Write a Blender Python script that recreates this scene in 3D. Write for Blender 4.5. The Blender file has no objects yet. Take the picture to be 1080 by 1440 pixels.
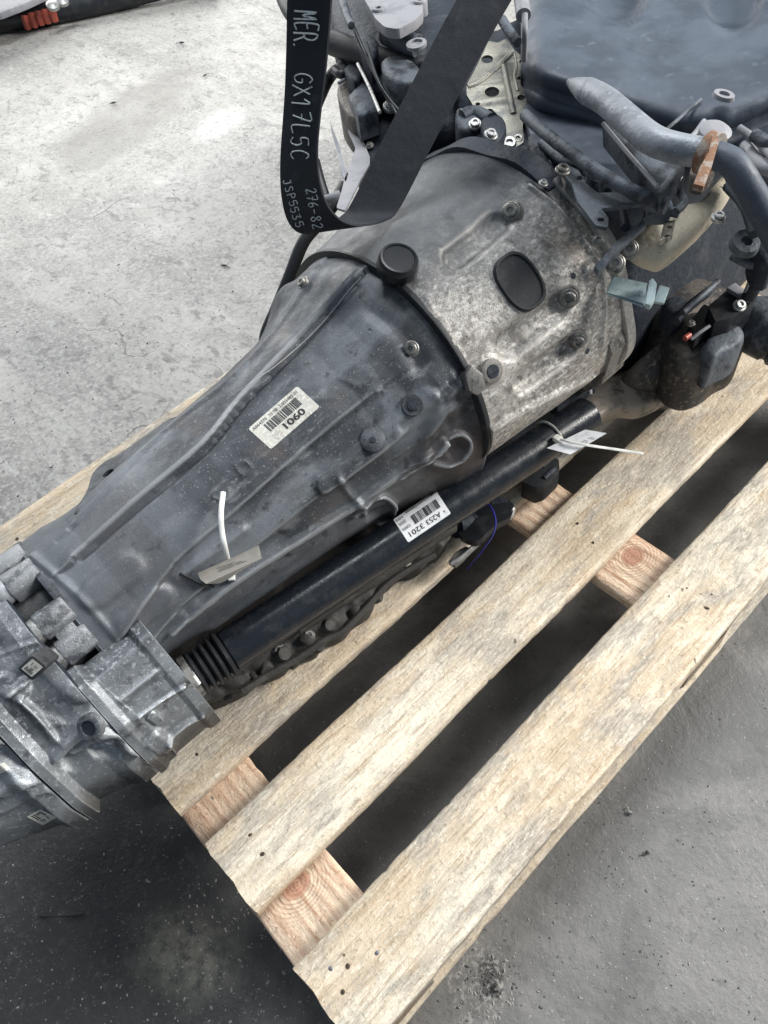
import bpy, bmesh, math, random
import numpy as np
from mathutils import Vector, Matrix, noise
from mathutils.bvhtree import BVHTree
from mathutils.geometry import tessellate_polygon

random.seed(7)
SC = bpy.context.scene
COL = SC.collection

# ------------------------------------------------------------------ camera
RW = np.array([[0.7190698, 0.6025539, -0.3462188],
               [-0.6859732, 0.5356707, -0.4924406],
               [-0.1112627, 0.5915959, 0.7985204]])
CAM = np.array([0.0, 0.0, 0.80])          # pallet top is z = 0, floor is z = -0.14
FOC, CX, CY = 1040.0, 540.0, 720.0        # in pixels of the 1080 x 1440 photograph
cd = bpy.data.cameras.new('camera')
cam = bpy.data.objects.new('camera', cd)
COL.objects.link(cam)
cd.sensor_fit = 'VERTICAL'
cd.sensor_height = 36.0
cd.lens = FOC / 1440.0 * 36.0
cd.clip_start = 0.01
cd.clip_end = 100
mw = Matrix([list(RW[i]) + [CAM[i]] for i in range(3)] + [[0, 0, 0, 1]])
cam.matrix_world = mw
SC.camera = cam

# ------------------------------------------------------------------ light
w = bpy.data.worlds.new('World')
SC.world = w
w.use_nodes = True
bg = w.node_tree.nodes['Background']
bg.inputs['Color'].default_value = (0.72, 0.86, 1.0, 1)
bg.inputs['Strength'].default_value = 0.29


def area(name, loc, target, sx, sy, power, color):
    l = bpy.data.lights.new(name, 'AREA')
    l.shape = 'RECTANGLE'
    l.size, l.size_y, l.energy, l.color = sx, sy, power, color
    o = bpy.data.objects.new(name, l)
    COL.objects.link(o)
    o.location = loc
    d = Vector(target) - Vector(loc)
    o.rotation_euler = d.to_track_quat('-Z', 'Y').to_euler()
    return o


# open workshop door beyond the far side, second opening on the right, an added overhead fill lamp
area('door_light', (2.2, 6.6, 2.1), (0.9, 2.2, 0.0), 5.0, 3.4, 232, (1.0, 0.985, 0.955))
area('side_opening_light', (3.4, -1.7, 2.2), (0.3, 0.4, 0.0), 1.3, 1.3, 235, (1.0, 0.97, 0.92))
area('overhead_fill_light', (1.4, 1.4, 3.6), (0.3, 0.6, 0.0), 1.8, 0.8, 95, (0.95, 0.98, 1.0))  # added fill from above to brighten upward faces

SC.view_settings.view_transform = 'Standard'
SC.view_settings.look = 'None'
SC.view_settings.exposure = 0.22
SC.view_settings.gamma = 1.0
SC.view_settings.use_curve_mapping = False
SC.render.engine = 'CYCLES'


# ------------------------------------------------------------------ pixel -> place
def ray(p):
    return RW @ np.array([(p[0] - CX) / FOC, -(p[1] - CY) / FOC, -1.0])


def pz(p, z):
    d = ray(p)
    return Vector(CAM + d * ((z - CAM[2]) / d[2]))


def pyy(p, y):
    d = ray(p)
    return Vector(CAM + d * (y / d[1]))


def pxx(p, x):
    d = ray(p)
    return Vector(CAM + d * (x / d[0]))


def ppl(p, o, n):
    d = Vector(ray(p))
    o = Vector(o)
    n = Vector(n)
    c = Vector(CAM)
    return c + d * ((o - c).dot(n) / d.dot(n))


def hit(bvh, p, off=0.0):
    d = Vector(ray(p)).normalized()
    loc, nor, i, dist = bvh.ray_cast(Vector(CAM), d)
    if loc is None:
        return None, None
    if nor.dot(d) > 0:
        nor = -nor
    return loc + nor * off, nor


def hitv(bvh, p, off=0.0):
    """surface point seen at a pixel, lifted towards the viewer's side by off."""
    d = Vector(ray(p)).normalized()
    loc, nor, i, dist = bvh.ray_cast(Vector(CAM), d)
    return loc - d * off


# ------------------------------------------------------------------ materials
MATS = {}


def M(name, base, rough=0.6, metal=0.0, layers=(), bump=(), spec=0.4, rough_var=None, coat=0.0, wear=None, side_tint=()):
    """layers: (scale, detail, colour, lo, hi, stretch) noise masks mixed over the base colour."""
    if name in MATS:
        return MATS[name]
    m = bpy.data.materials.new(name)
    m.use_nodes = True
    nt = m.node_tree
    N = nt.nodes
    L = nt.links
    b = N['Principled BSDF']
    tc = N.new('ShaderNodeTexCoord')

    def nz(scale, detail, stretch=(1, 1, 1), dist=0.0, seed=0.0):
        mp = N.new('ShaderNodeMapping')
        mp.inputs['Scale'].default_value = stretch
        mp.inputs['Location'].default_value = (seed, seed * 0.7, seed * 1.3)
        L.new(tc.outputs['Object'], mp.inputs['Vector'])
        n = N.new('ShaderNodeTexNoise')
        n.inputs['Scale'].default_value = scale
        n.inputs['Detail'].default_value = min(detail, 4)
        n.inputs['Roughness'].default_value = 0.62
        n.inputs['Distortion'].default_value = dist
        L.new(mp.outputs['Vector'], n.inputs['Vector'])
        return n.outputs['Fac']

    def ramp(fac, lo, hi):
        r = N.new('ShaderNodeMapRange')
        r.interpolation_type = 'SMOOTHSTEP'
        r.inputs['From Min'].default_value = lo
        r.inputs['From Max'].default_value = hi
        L.new(fac, r.inputs['Value'])
        return r.outputs['Result']

    col = None
    for i, ly in enumerate(layers):
        scale, detail, c2, lo, hi = ly[:5]
        st = ly[5] if len(ly) > 5 else (1, 1, 1)
        amt = ly[6] if len(ly) > 6 else 1.0
        f = ramp(nz(scale, detail, st, 0.2, i * 3.7 + len(name)), lo, hi)
        if amt != 1.0:
            mu = N.new('ShaderNodeMath')
            mu.operation = 'MULTIPLY'
            mu.inputs[1].default_value = amt
            L.new(f, mu.inputs[0])
            f = mu.outputs[0]
        mx = N.new('ShaderNodeMix')
        mx.data_type = 'RGBA'
        L.new(f, mx.inputs[0])
        if col is None:
            mx.inputs[6].default_value = (*base, 1)
        else:
            L.new(col, mx.inputs[6])
        mx.inputs[7].default_value = (*c2, 1)
        col = mx.outputs[2]
    def blend(f, c2, amt):
        mu = N.new('ShaderNodeMath')
        mu.operation = 'MULTIPLY'
        mu.inputs[1].default_value = amt
        L.new(f, mu.inputs[0])
        mx = N.new('ShaderNodeMix')
        mx.data_type = 'RGBA'
        L.new(mu.outputs[0], mx.inputs[0])
        L.new(col, mx.inputs[6])
        mx.inputs[7].default_value = (*c2, 1)
        return mx.outputs[2]

    # tints over one side of a casting, oily film and painted shade alike: (direction, lo, hi, colour, amount, noise)
    for (dr, lo, hi, c2, amt, nsc, namp) in side_tint:
        dt = N.new('ShaderNodeVectorMath')
        dt.operation = 'DOT_PRODUCT'
        L.new(tc.outputs['Object'], dt.inputs[0])
        dt.inputs[1].default_value = dr
        ma = N.new('ShaderNodeMath')
        ma.operation = 'MULTIPLY_ADD'
        L.new(nz(nsc, 4, (1, 1, 1), .3, 5.5), ma.inputs[0])
        ma.inputs[1].default_value = namp
        L.new(dt.outputs['Value'], ma.inputs[2])
        col = blend(ramp(ma.outputs[0], lo, hi), c2, amt)
    if wear:
        c2, lo, hi, amt = wear
        ge = N.new('ShaderNodeNewGeometry')
        col = blend(ramp(ge.outputs['Pointiness'], lo, hi), c2, amt)
    if col is None:
        b.inputs['Base Color'].default_value = (*base, 1)
    else:
        L.new(col, b.inputs['Base Color'])
    b.inputs['Roughness'].default_value = rough
    if rough_var:
        r = N.new('ShaderNodeMapRange')
        r.inputs['From Min'].default_value = 0.3
        r.inputs['From Max'].default_value = 0.7
        r.inputs['To Min'].default_value = rough - rough_var[1]
        r.inputs['To Max'].default_value = rough + rough_var[1]
        L.new(nz(rough_var[0], 4), r.inputs['Value'])
        L.new(r.outputs['Result'], b.inputs['Roughness'])
    b.inputs['Metallic'].default_value = metal
    b.inputs['Specular IOR Level'].default_value = spec
    b.inputs['Coat Weight'].default_value = coat
    last = None
    for (scale, detail, dist, *st) in bump:
        bn = N.new('ShaderNodeBump')
        bn.inputs['Strength'].default_value = 1.0
        bn.inputs['Distance'].default_value = dist
        L.new(nz(scale, detail, st[0] if st else (1, 1, 1), 0, 11.0), bn.inputs['Height'])
        if last:
            L.new(last, bn.inputs['Normal'])
        last = bn.outputs['Normal']
    if last:
        L.new(last, b.inputs['Normal'])
    MATS[name] = m
    return m


CASE = M('cast_case_dark', (0.088, 0.097, 0.109), 0.52, 0.3,
         [(6, 5, (0.038, 0.043, 0.052), .42, .58), (17, 6, (0.16, 0.178, 0.20), .50, .68, (.5, 1, 1), .8), (60, 5, (0.17, 0.18, 0.195), .56, .68, (.4, 1, 1), .6), (11, 4, (0.085, 0.068, 0.062), .54, .68, (1, 1, 1), .55),
          (420, 3, (0.24, 0.25, 0.26), .60, .70, (1, 1, 1), .75), (70, 4, (0.018, 0.019, 0.022), .58, .70, (1, 1, 1), .75)],
         [(900, 3, 0.00035), (35, 4, 0.0008)], 0.5, (30, .16), wear=((0.27, 0.285, 0.30), .512, .55, .8),
         side_tint=[((0, -1, -.35), -.445, -.40, (0.058, 0.048, 0.046), .75, 14, .06), ((-1, 0, 0), -.12, .06, (0.15, 0.165, 0.185), .55, 20, .10)])  # browner on the lower near side, paler towards the tail
BELL = M('cast_bell_dusty', (0.43, 0.405, 0.375), 0.46, 0.35,
         [(7, 6, (0.26, 0.245, 0.23), .42, .60), (260, 5, (0.62, 0.60, 0.565), .48, .60, (.6, 1, 1), .8),
          (24, 6, (0.13, 0.12, 0.112), .52, .64, (1, 1, 1), .75), (110, 5, (0.10, 0.085, 0.072), .54, .68, (1, 1, 1), .65), (420, 3, (0.05, 0.046, 0.042), .56, .66, (1, 1, 1), .7),
          (9, 4, (0.20, 0.15, 0.115), .60, .72, (1, 1, 1), .4)],
         [(700, 3, 0.0005), (60, 5, 0.0008)], 0.4, (40, .14), wear=((0.52, 0.50, 0.47), .512, .55, .7),
         side_tint=[((0, .45, .89), .540, .600, (0.040, 0.050, 0.064), .90, 26, .10), ((0, .45, .89), .53, .62, (0.12, 0.125, 0.13), .6, 160, .16), ((.55, .1, .83), .685, .74, (0.020, 0.025, 0.033), .93, 26, .09)])
TRANS = M('cast_transfer_grey', (0.25, 0.265, 0.28), 0.42, 0.5,
          [(12, 5, (0.10, 0.108, 0.12), .44, .60), (240, 4, (0.46, 0.475, 0.49), .54, .66, (1, 1, 1), .75),
           (45, 6, (0.05, 0.05, 0.054), .56, .70, (1, 1, 1), .75)],
          [(800, 3, 0.0004), (40, 4, 0.0008)], 0.45, (50, .14), wear=((0.46, 0.48, 0.50), .51, .56, .85),
          side_tint=[((0, -.55, -1), -.345, -.30, (0.040, 0.039, 0.038), .8, 18, .05)])  # dark underside: shade painted into the casting colour
TRANSDK = M('cast_transfer_oily', (0.055, 0.056, 0.058), 0.5, 0.3,
            [(30, 5, (0.028, 0.028, 0.03), .45, .6), (330, 4, (0.12, 0.12, 0.125), .6, .7, (1, 1, 1), .5)],
            [(700, 3, 0.0005), (50, 4, 0.0015)], 0.4)  # darker transfer casting for the recessed ring and the sensor
CASE_S = M('cast_case_small', (0.075, 0.084, 0.097), 0.5, 0.3,
           [(30, 5, (0.032, 0.036, 0.044), .42, .60), (420, 3, (0.20, 0.21, 0.22), .60, .70, (1, 1, 1), .75), (70, 4, (0.02, 0.021, 0.024), .58, .70, (1, 1, 1), .75)],
           [(700, 3, 0.0007)], 0.45)
BELL_S = M('cast_bell_small', (0.22, 0.205, 0.19), 0.6, 0.25,
           [(40, 6, (0.09, 0.085, 0.08), .46, .62), (150, 5, (0.34, 0.325, 0.30), .54, .66, (1, 1, 1), .8), (330, 3, (0.05, 0.045, 0.04), .58, .68, (1, 1, 1), .65)],
           [(600, 3, 0.0006)], 0.35)
TRANS_S = M('cast_transfer_small', (0.27, 0.28, 0.295), 0.46, 0.45,
            [(30, 5, (0.09, 0.096, 0.105), .44, .60), (240, 4, (0.36, 0.375, 0.39), .56, .68, (1, 1, 1), .75), (45, 6, (0.06, 0.06, 0.064), .58, .70, (1, 1, 1), .75)],
            [(700, 3, 0.0007)], 0.45)
ALU = M('aluminium_bright', (0.42, 0.42, 0.41), 0.42, 0.7,
        [(60, 5, (0.24, 0.24, 0.23), .5, .65), (300, 3, (0.58, 0.58, 0.57), .58, .68)],
        [(500, 3, 0.0004)], 0.5)
STEELDK = M('steel_dull', (0.26, 0.25, 0.235), 0.42, 0.6, [(90, 5, (0.11, 0.105, 0.10), .5, .65), (300, 4, (0.36, 0.35, 0.32), .58, .7)],
            [(400, 3, 0.0004)], 0.5)
GOLD = M('bracket_zinc', (0.235, 0.225, 0.19), 0.45, 0.55, [(40, 5, (0.13, 0.13, 0.125), .48, .64), (240, 3, (0.33, 0.32, 0.28), .6, .7)],
         [(300, 3, 0.0003)], 0.5)
BLACK = M('black_plastic', (0.012, 0.0135, 0.017), 0.42, 0, [(40, 5, (0.026, 0.028, 0.032), .5, .66)], [(500, 3, 0.0002)], 0.45)
RUBBER = M('black_rubber', (0.016, 0.018, 0.021), 0.5, 0, [(70, 5, (0.04, 0.042, 0.045), .56, .7)], [(400, 3, 0.0003)], 0.4)
SHAFT = M('shaft_black_paint', (0.008, 0.011, 0.016), 0.27, 0.0,
          [(70, 6, (0.02, 0.022, 0.026), .5, .66), (600, 2, (0.06, 0.06, 0.06), .68, .74)], [(300, 3, 0.00015)], 0.5, (60, .08))
PAN = M('oil_pan_plastic', (0.042, 0.039, 0.037), 0.68, 0, [(45, 6, (0.075, 0.070, 0.064), .5, .66), (500, 3, (0.09, 0.085, 0.08), .66, .74)],
        [(300, 4, 0.0005)], 0.35)
COVER = M('engine_cover', (0.080, 0.098, 0.126), 0.55, 0, [(9, 5, (0.050, 0.063, 0.085), .42, .62), (60, 6, (0.125, 0.145, 0.175), .58, .72, (1, 1, 1), .6), (500, 3, (0.1, 0.11, .12), .64, .7, (1, 1, 1), .4)],
          [(500, 3, 0.0003), (18, 3, 0.003)], 0.4, (30, .1))
ENGDK = M('engine_dark', (0.020, 0.027, 0.038), 0.6, 0.1, [(30, 6, (0.042, 0.048, 0.06), .5, .65), (250, 4, (0.07, 0.07, 0.075), .62, .72, (1, 1, 1), .5)],
          [(120, 5, 0.002)], 0.35)
ENGGR = M('engine_grey_casting', (0.105, 0.12, 0.14), 0.55, 0.2, [(30, 6, (0.03, 0.034, 0.042), .45, .62), (250, 4, (0.15, 0.16, 0.17), .6, .72, (1, 1, 1), .6)],
          [(160, 5, 0.0015)], 0.35)
BEIGE = M('heat_shield_beige', (0.56, 0.50, 0.39), 0.5, 0.3, [(16, 5, (0.16, 0.135, 0.10), .55, .66), (200, 4, (0.64, 0.58, 0.48), .55, .68), (90, 5, (0.05, 0.045, 0.04), .64, .72)],
          [(200, 4, 0.0008)], 0.4)
BROWN = M('heat_shield_brown', (0.105, 0.092, 0.080), 0.5, 0.3, [(18, 5, (0.045, 0.043, 0.044), .48, .62), (160, 5, (0.24, 0.205, 0.17), .54, .68, (1, 1, 1), .8), (70, 4, (0.03, 0.03, 0.032), .58, .68, (1, 1, 1), .7)],
          [(200, 4, 0.0008), (30, 3, 0.003)], 0.4)
SHLIP = M('heat_shield_lip', (0.30, 0.262, 0.22), 0.5, 0.4, [(22, 5, (0.09, 0.08, 0.07), .45, .6), (160, 5, (0.3, 0.27, 0.23), .54, .68, (1, 1, 1), .8)],
          [(200, 4, 0.0008)], 0.4)
RUST = M('rusty_clamp', (0.22, 0.12, 0.075), 0.7, 0.2, [(90, 5, (0.30, 0.27, 0.24), .48, .62)], [(300, 4, 0.0008)], 0.3)
HOSEG = M('foil_hose', (0.30, 0.32, 0.35), 0.5, 0.3, [(20, 5, (0.16, 0.18, 0.205), .45, .62), (140, 4, (0.42, 0.44, 0.47), .58, .7)],
          [(50, 4, 0.0012), (250, 3, .0005)], 0.4)
TEAL = M('zinc_strip', (0.36, 0.45, 0.47), 0.5, 0.3, [(50, 5, (0.25, 0.33, 0.35), .46, .62), (300, 4, (0.14, 0.17, 0.18), .62, .7)], [(300, 3, 0.0004)], 0.4)
GREYPL = M('grey_plastic_plate', (0.27, 0.27, 0.29), 0.55, 0, [(20, 5, (0.19, 0.195, 0.215), .45, .62)], [(300, 3, 0.0003)], 0.4)
STRAP = M('sling_webbing', (0.020, 0.023, 0.030), 0.72, 0, [(8, 5, (0.011, 0.0135, 0.019), .45, .6), (40, 6, (0.036, 0.040, 0.048), .56, .72, (1, 1, 1), .7)],
          [(900, 2, 0.0004), (22, 3, 0.002)], 0.3)
INK = M('white_marker', (0.62, 0.66, 0.68), 0.7, 0, [(400, 3, (0.25, 0.28, 0.3), .52, .66)])
PAPER = M('sticker_paper', (0.50, 0.49, 0.44), 0.55, 0, [(60, 5, (0.36, 0.35, 0.31), .5, .66), (400, 4, (0.60, 0.60, 0.56), .5, .62)], [(300, 3, 0.0002)])
PAPERW = M('label_white', (0.70, 0.71, 0.73), 0.45, 0, [(100, 5, (0.58, 0.6, 0.62), .5, .66)])
PRINT = M('black_print', (0.015, 0.015, 0.017), 0.5, 0, [(700, 3, (0.08, 0.08, 0.08), .58, .68)])
ZIP = M('zip_tie_nylon', (0.72, 0.72, 0.69), 0.4, 0, [(60, 4, (0.6, 0.6, 0.56), .5, .65)])
TAGM = M('tag_card', (0.50, 0.48, 0.44), 0.55, 0, [(50, 4, (0.42, 0.40, 0.37), .45, .62)])
BLUEW = M('blue_wire', (0.035, 0.035, 0.28), 0.4)
REDM = M('red_lens', (0.36, 0.075, 0.05), 0.4, 0, [(60, 4, (0.22, 0.06, 0.045), .5, .65)])
NAIL = M('nail_head', (0.16, 0.16, 0.19), 0.5, 0.6)
NAILD = M('nail_hole_rust', (0.05, 0.038, 0.028), 0.8, 0, [(300, 3, (0.16, 0.11, 0.07), .5, .65)])
DEBRIS = M('grit', (0.30, 0.29, 0.27), 0.85, 0, [(60, 3, (0.10, 0.10, 0.10), .48, .56)])
CHIPD = M('dark_scrap', (0.02, 0.02, 0.021), 0.6)
SCRATCH = M('bare_metal_scratch', (0.5, 0.5, 0.5), 0.5, .3)


def wood(name, axis, base, dark, pale, grey, greylo, ringscale, ringamt, greyamt=.7, knots=()):
    m = bpy.data.materials.new(name)
    m.use_nodes = True
    nt = m.node_tree
    N, L = nt.nodes, nt.links
    b = N['Principled BSDF']
    tc = N.new('ShaderNodeTexCoord')
    oi = N.new('ShaderNodeObjectInfo')
    add = N.new('ShaderNodeVectorMath')
    add.operation = 'MULTIPLY_ADD'
    cmb = N.new('ShaderNodeCombineXYZ')
    for k in range(3):
        L.new(oi.outputs['Random'], cmb.inputs[k])
    add.inputs[1].default_value = (9, 9, 9)
    L.new(cmb.outputs[0], add.inputs[0])
    L.new(tc.outputs['Object'], add.inputs[2])
    V = add.outputs[0]

    def mapv(s):
        mp = N.new('ShaderNodeMapping')
        mp.inputs['Scale'].default_value = s
        L.new(V, mp.inputs['Vector'])
        return mp.outputs[0]

    def nz(v, scale, det, dist=0.0):
        n = N.new('ShaderNodeTexNoise')
        n.inputs['Scale'].default_value = scale
        n.inputs['Detail'].default_value = det
        n.inputs['Roughness'].default_value = 0.65
        n.inputs['Distortion'].default_value = dist
        L.new(v, n.inputs['Vector'])
        return n.outputs['Fac']

    def rng(f, lo, hi, a=0.0, c=1.0):
        r = N.new('ShaderNodeMapRange')
        r.interpolation_type = 'SMOOTHSTEP'
        r.inputs[1].default_value = lo
        r.inputs[2].default_value = hi
        r.inputs[3].default_value = a
        r.inputs[4].default_value = c
        L.new(f, r.inputs[0])
        return r.outputs[0]

    def mix(f, a, c):
        x = N.new('ShaderNodeMix')
        x.data_type = 'RGBA'
        L.new(f, x.inputs[0])
        for s, k in ((a, 6), (c, 7)):
            if isinstance(s, tuple):
                x.inputs[k].default_value = (*s, 1)
            else:
                L.new(s, x.inputs[k])
        return x.outputs[2]

    along = (0.07, 1, 1) if axis == 0 else (1, 0.07, 1)
    along2 = (0.28, 1, 1) if axis == 0 else (1, 0.28, 1)
    grain = nz(mapv(along), 260, 5, 0.3)
    fib = nz(mapv(along2), 420, 4, 0.2)
    # annual rings: wave warped by low noise
    wv = N.new('ShaderNodeTexWave')
    wv.wave_type = 'BANDS'
    wv.bands_direction = 'Y' if axis == 0 else 'X'
    wv.inputs['Scale'].default_value = ringscale
    wv.inputs['Distortion'].default_value = 7.0
    wv.inputs['Detail'].default_value = 2.0
    wv.inputs['Detail Scale'].default_value = 0.6
    L.new(mapv((0.12, 1, 1) if axis == 0 else (1, 0.12, 1)), wv.inputs['Vector'])
    s3 = (0.35, 1, 1) if axis == 0 else (1, 0.35, 1)
    col = mix(rng(nz(mapv(s3), 9, 4, .4), .38, .62), base, pale)
    col = mix(rng(wv.outputs['Fac'], .55, 1.0, 0, ringamt), col, dark)
    col = mix(rng(grain, .50, .66, 0, .75), col, dark)
    g1 = nz(mapv((0.45, 1, 1) if axis == 0 else (1, .45, 1)), 13, 4, .6)
    col = mix(rng(g1, greylo, greylo + .14, 0, greyamt), col, grey)
    mot = nz(mapv(s3), 75, 4, .5)
    col = mix(rng(mot, .50, .62, 0, .5 * greyamt), col, (grey[0] * .8, grey[1] * .78, grey[2] * .76))
    mot2 = nz(mapv(s3), 95, 3, .3)
    col = mix(rng(mot2, .54, .64, 0, .55 * greyamt), col, (min(1, pale[0] * 1.12), min(1, pale[1] * 1.13), min(1, pale[2] * 1.15)))
    g2 = nz(V, 210, 4, .4)
    col = mix(rng(g2, .57, .68, 0, .5), col, (dark[0] * .5, dark[1] * .5, dark[2] * .5))
    col = mix(rng(fib, .56, .70, 0, .55), col, (min(1, pale[0] * 1.25), min(1, pale[1] * 1.25), min(1, pale[2] * 1.28)))
    soot = N.new('ShaderNodeMath')
    soot.operation = 'MULTIPLY'
    L.new(rng(g1, greylo - .05, greylo + .12), soot.inputs[0])
    L.new(rng(nz(mapv((.2, 1, 1) if axis == 0 else (1, .2, 1)), 330, 3, .2), .46, .62, 0, .75 * greyamt), soot.inputs[1])
    col = mix(soot.outputs[0], col, (0.25, 0.22, 0.185))
    split = nz(mapv((.025, 1, 1) if axis == 0 else (1, .025, 1)), 70, 3, .1)
    col = mix(rng(split, .70, .73, 0, .75), col, (0.13, 0.10, 0.07))
    sc5 = nz(V, 55, 3, 0)
    col = mix(rng(sc5, .70, .74, 0, .7), col, (0.06, 0.05, 0.04))
    for (kx, ky) in knots:
        mk = N.new('ShaderNodeMapping')
        mk.vector_type = 'TEXTURE'
        mk.inputs['Location'].default_value = (kx, ky, -.018)
        mk.inputs['Scale'].default_value = (.016, .0125, 1)
        L.new(tc.outputs['Object'], mk.inputs['Vector'])
        ln = N.new('ShaderNodeVectorMath')
        ln.operation = 'LENGTH'
        L.new(mk.outputs[0], ln.inputs[0])
        col = mix(rng(ln.outputs['Value'], 1.06, .85, 0, .8), col, (0.44, 0.22, 0.15))
        wr = N.new('ShaderNodeTexWave')
        wr.wave_type = 'RINGS'
        wr.rings_direction = 'SPHERICAL'
        wr.inputs['Scale'].default_value = 1.1
        wr.inputs['Distortion'].default_value = 1.2
        L.new(mk.outputs[0], wr.inputs['Vector'])
        mm = N.new('ShaderNodeMath')
        mm.operation = 'MULTIPLY'
        L.new(rng(ln.outputs['Value'], 3.4, 1.2), mm.inputs[0])
        L.new(rng(wr.outputs['Fac'], .5, 1, 0, .55), mm.inputs[1])
        col = mix(mm.outputs[0], col, (dark[0] * .8, dark[1] * .75, dark[2] * .7))
    L.new(col, b.inputs['Base Color'])
    b.inputs['Roughness'].default_value = 0.8
    b.inputs['Specular IOR Level'].default_value = 0.25
    b1 = N.new('ShaderNodeBump')
    b1.inputs['Distance'].default_value = 0.0011
    L.new(fib, b1.inputs['Height'])
    b2 = N.new('ShaderNodeBump')
    b2.inputs['Distance'].default_value = 0.0012
    L.new(g2, b2.inputs['Height'])
    L.new(b1.outputs[0], b2.inputs['Normal'])
    b3 = N.new('ShaderNodeBump')
    b3.inputs['Distance'].default_value = 0.0010 * ringamt
    L.new(wv.outputs['Fac'], b3.inputs['Height'])
    L.new(b2.outputs[0], b3.inputs['Normal'])
    L.new(b3.outputs[0], b.inputs['Normal'])
    return m


PLANK = wood('plank_pine_weathered', 0, (0.68, 0.55, 0.40), (0.42, 0.31, 0.20), (0.82, 0.74, 0.60), (0.47, 0.435, 0.385), .48, 9, .3)
CROSSW = wood('cross_board_pine_fresh', 1, (0.70, 0.50, 0.36), (0.38, 0.21, 0.125), (0.76, 0.60, 0.45), (0.50, 0.42, 0.34), .62, 22, .42, .5,
              [tuple(pz((416, 1244), -.018))[:2], tuple(pz((890, 782), -.018))[:2]])
BLOCKW = wood('block_pine', 0, (0.40, 0.30, 0.2), (0.2, 0.14, 0.09), (0.45, 0.36, 0.26), (0.22, 0.2, 0.19), .5, 12, .4)


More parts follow.
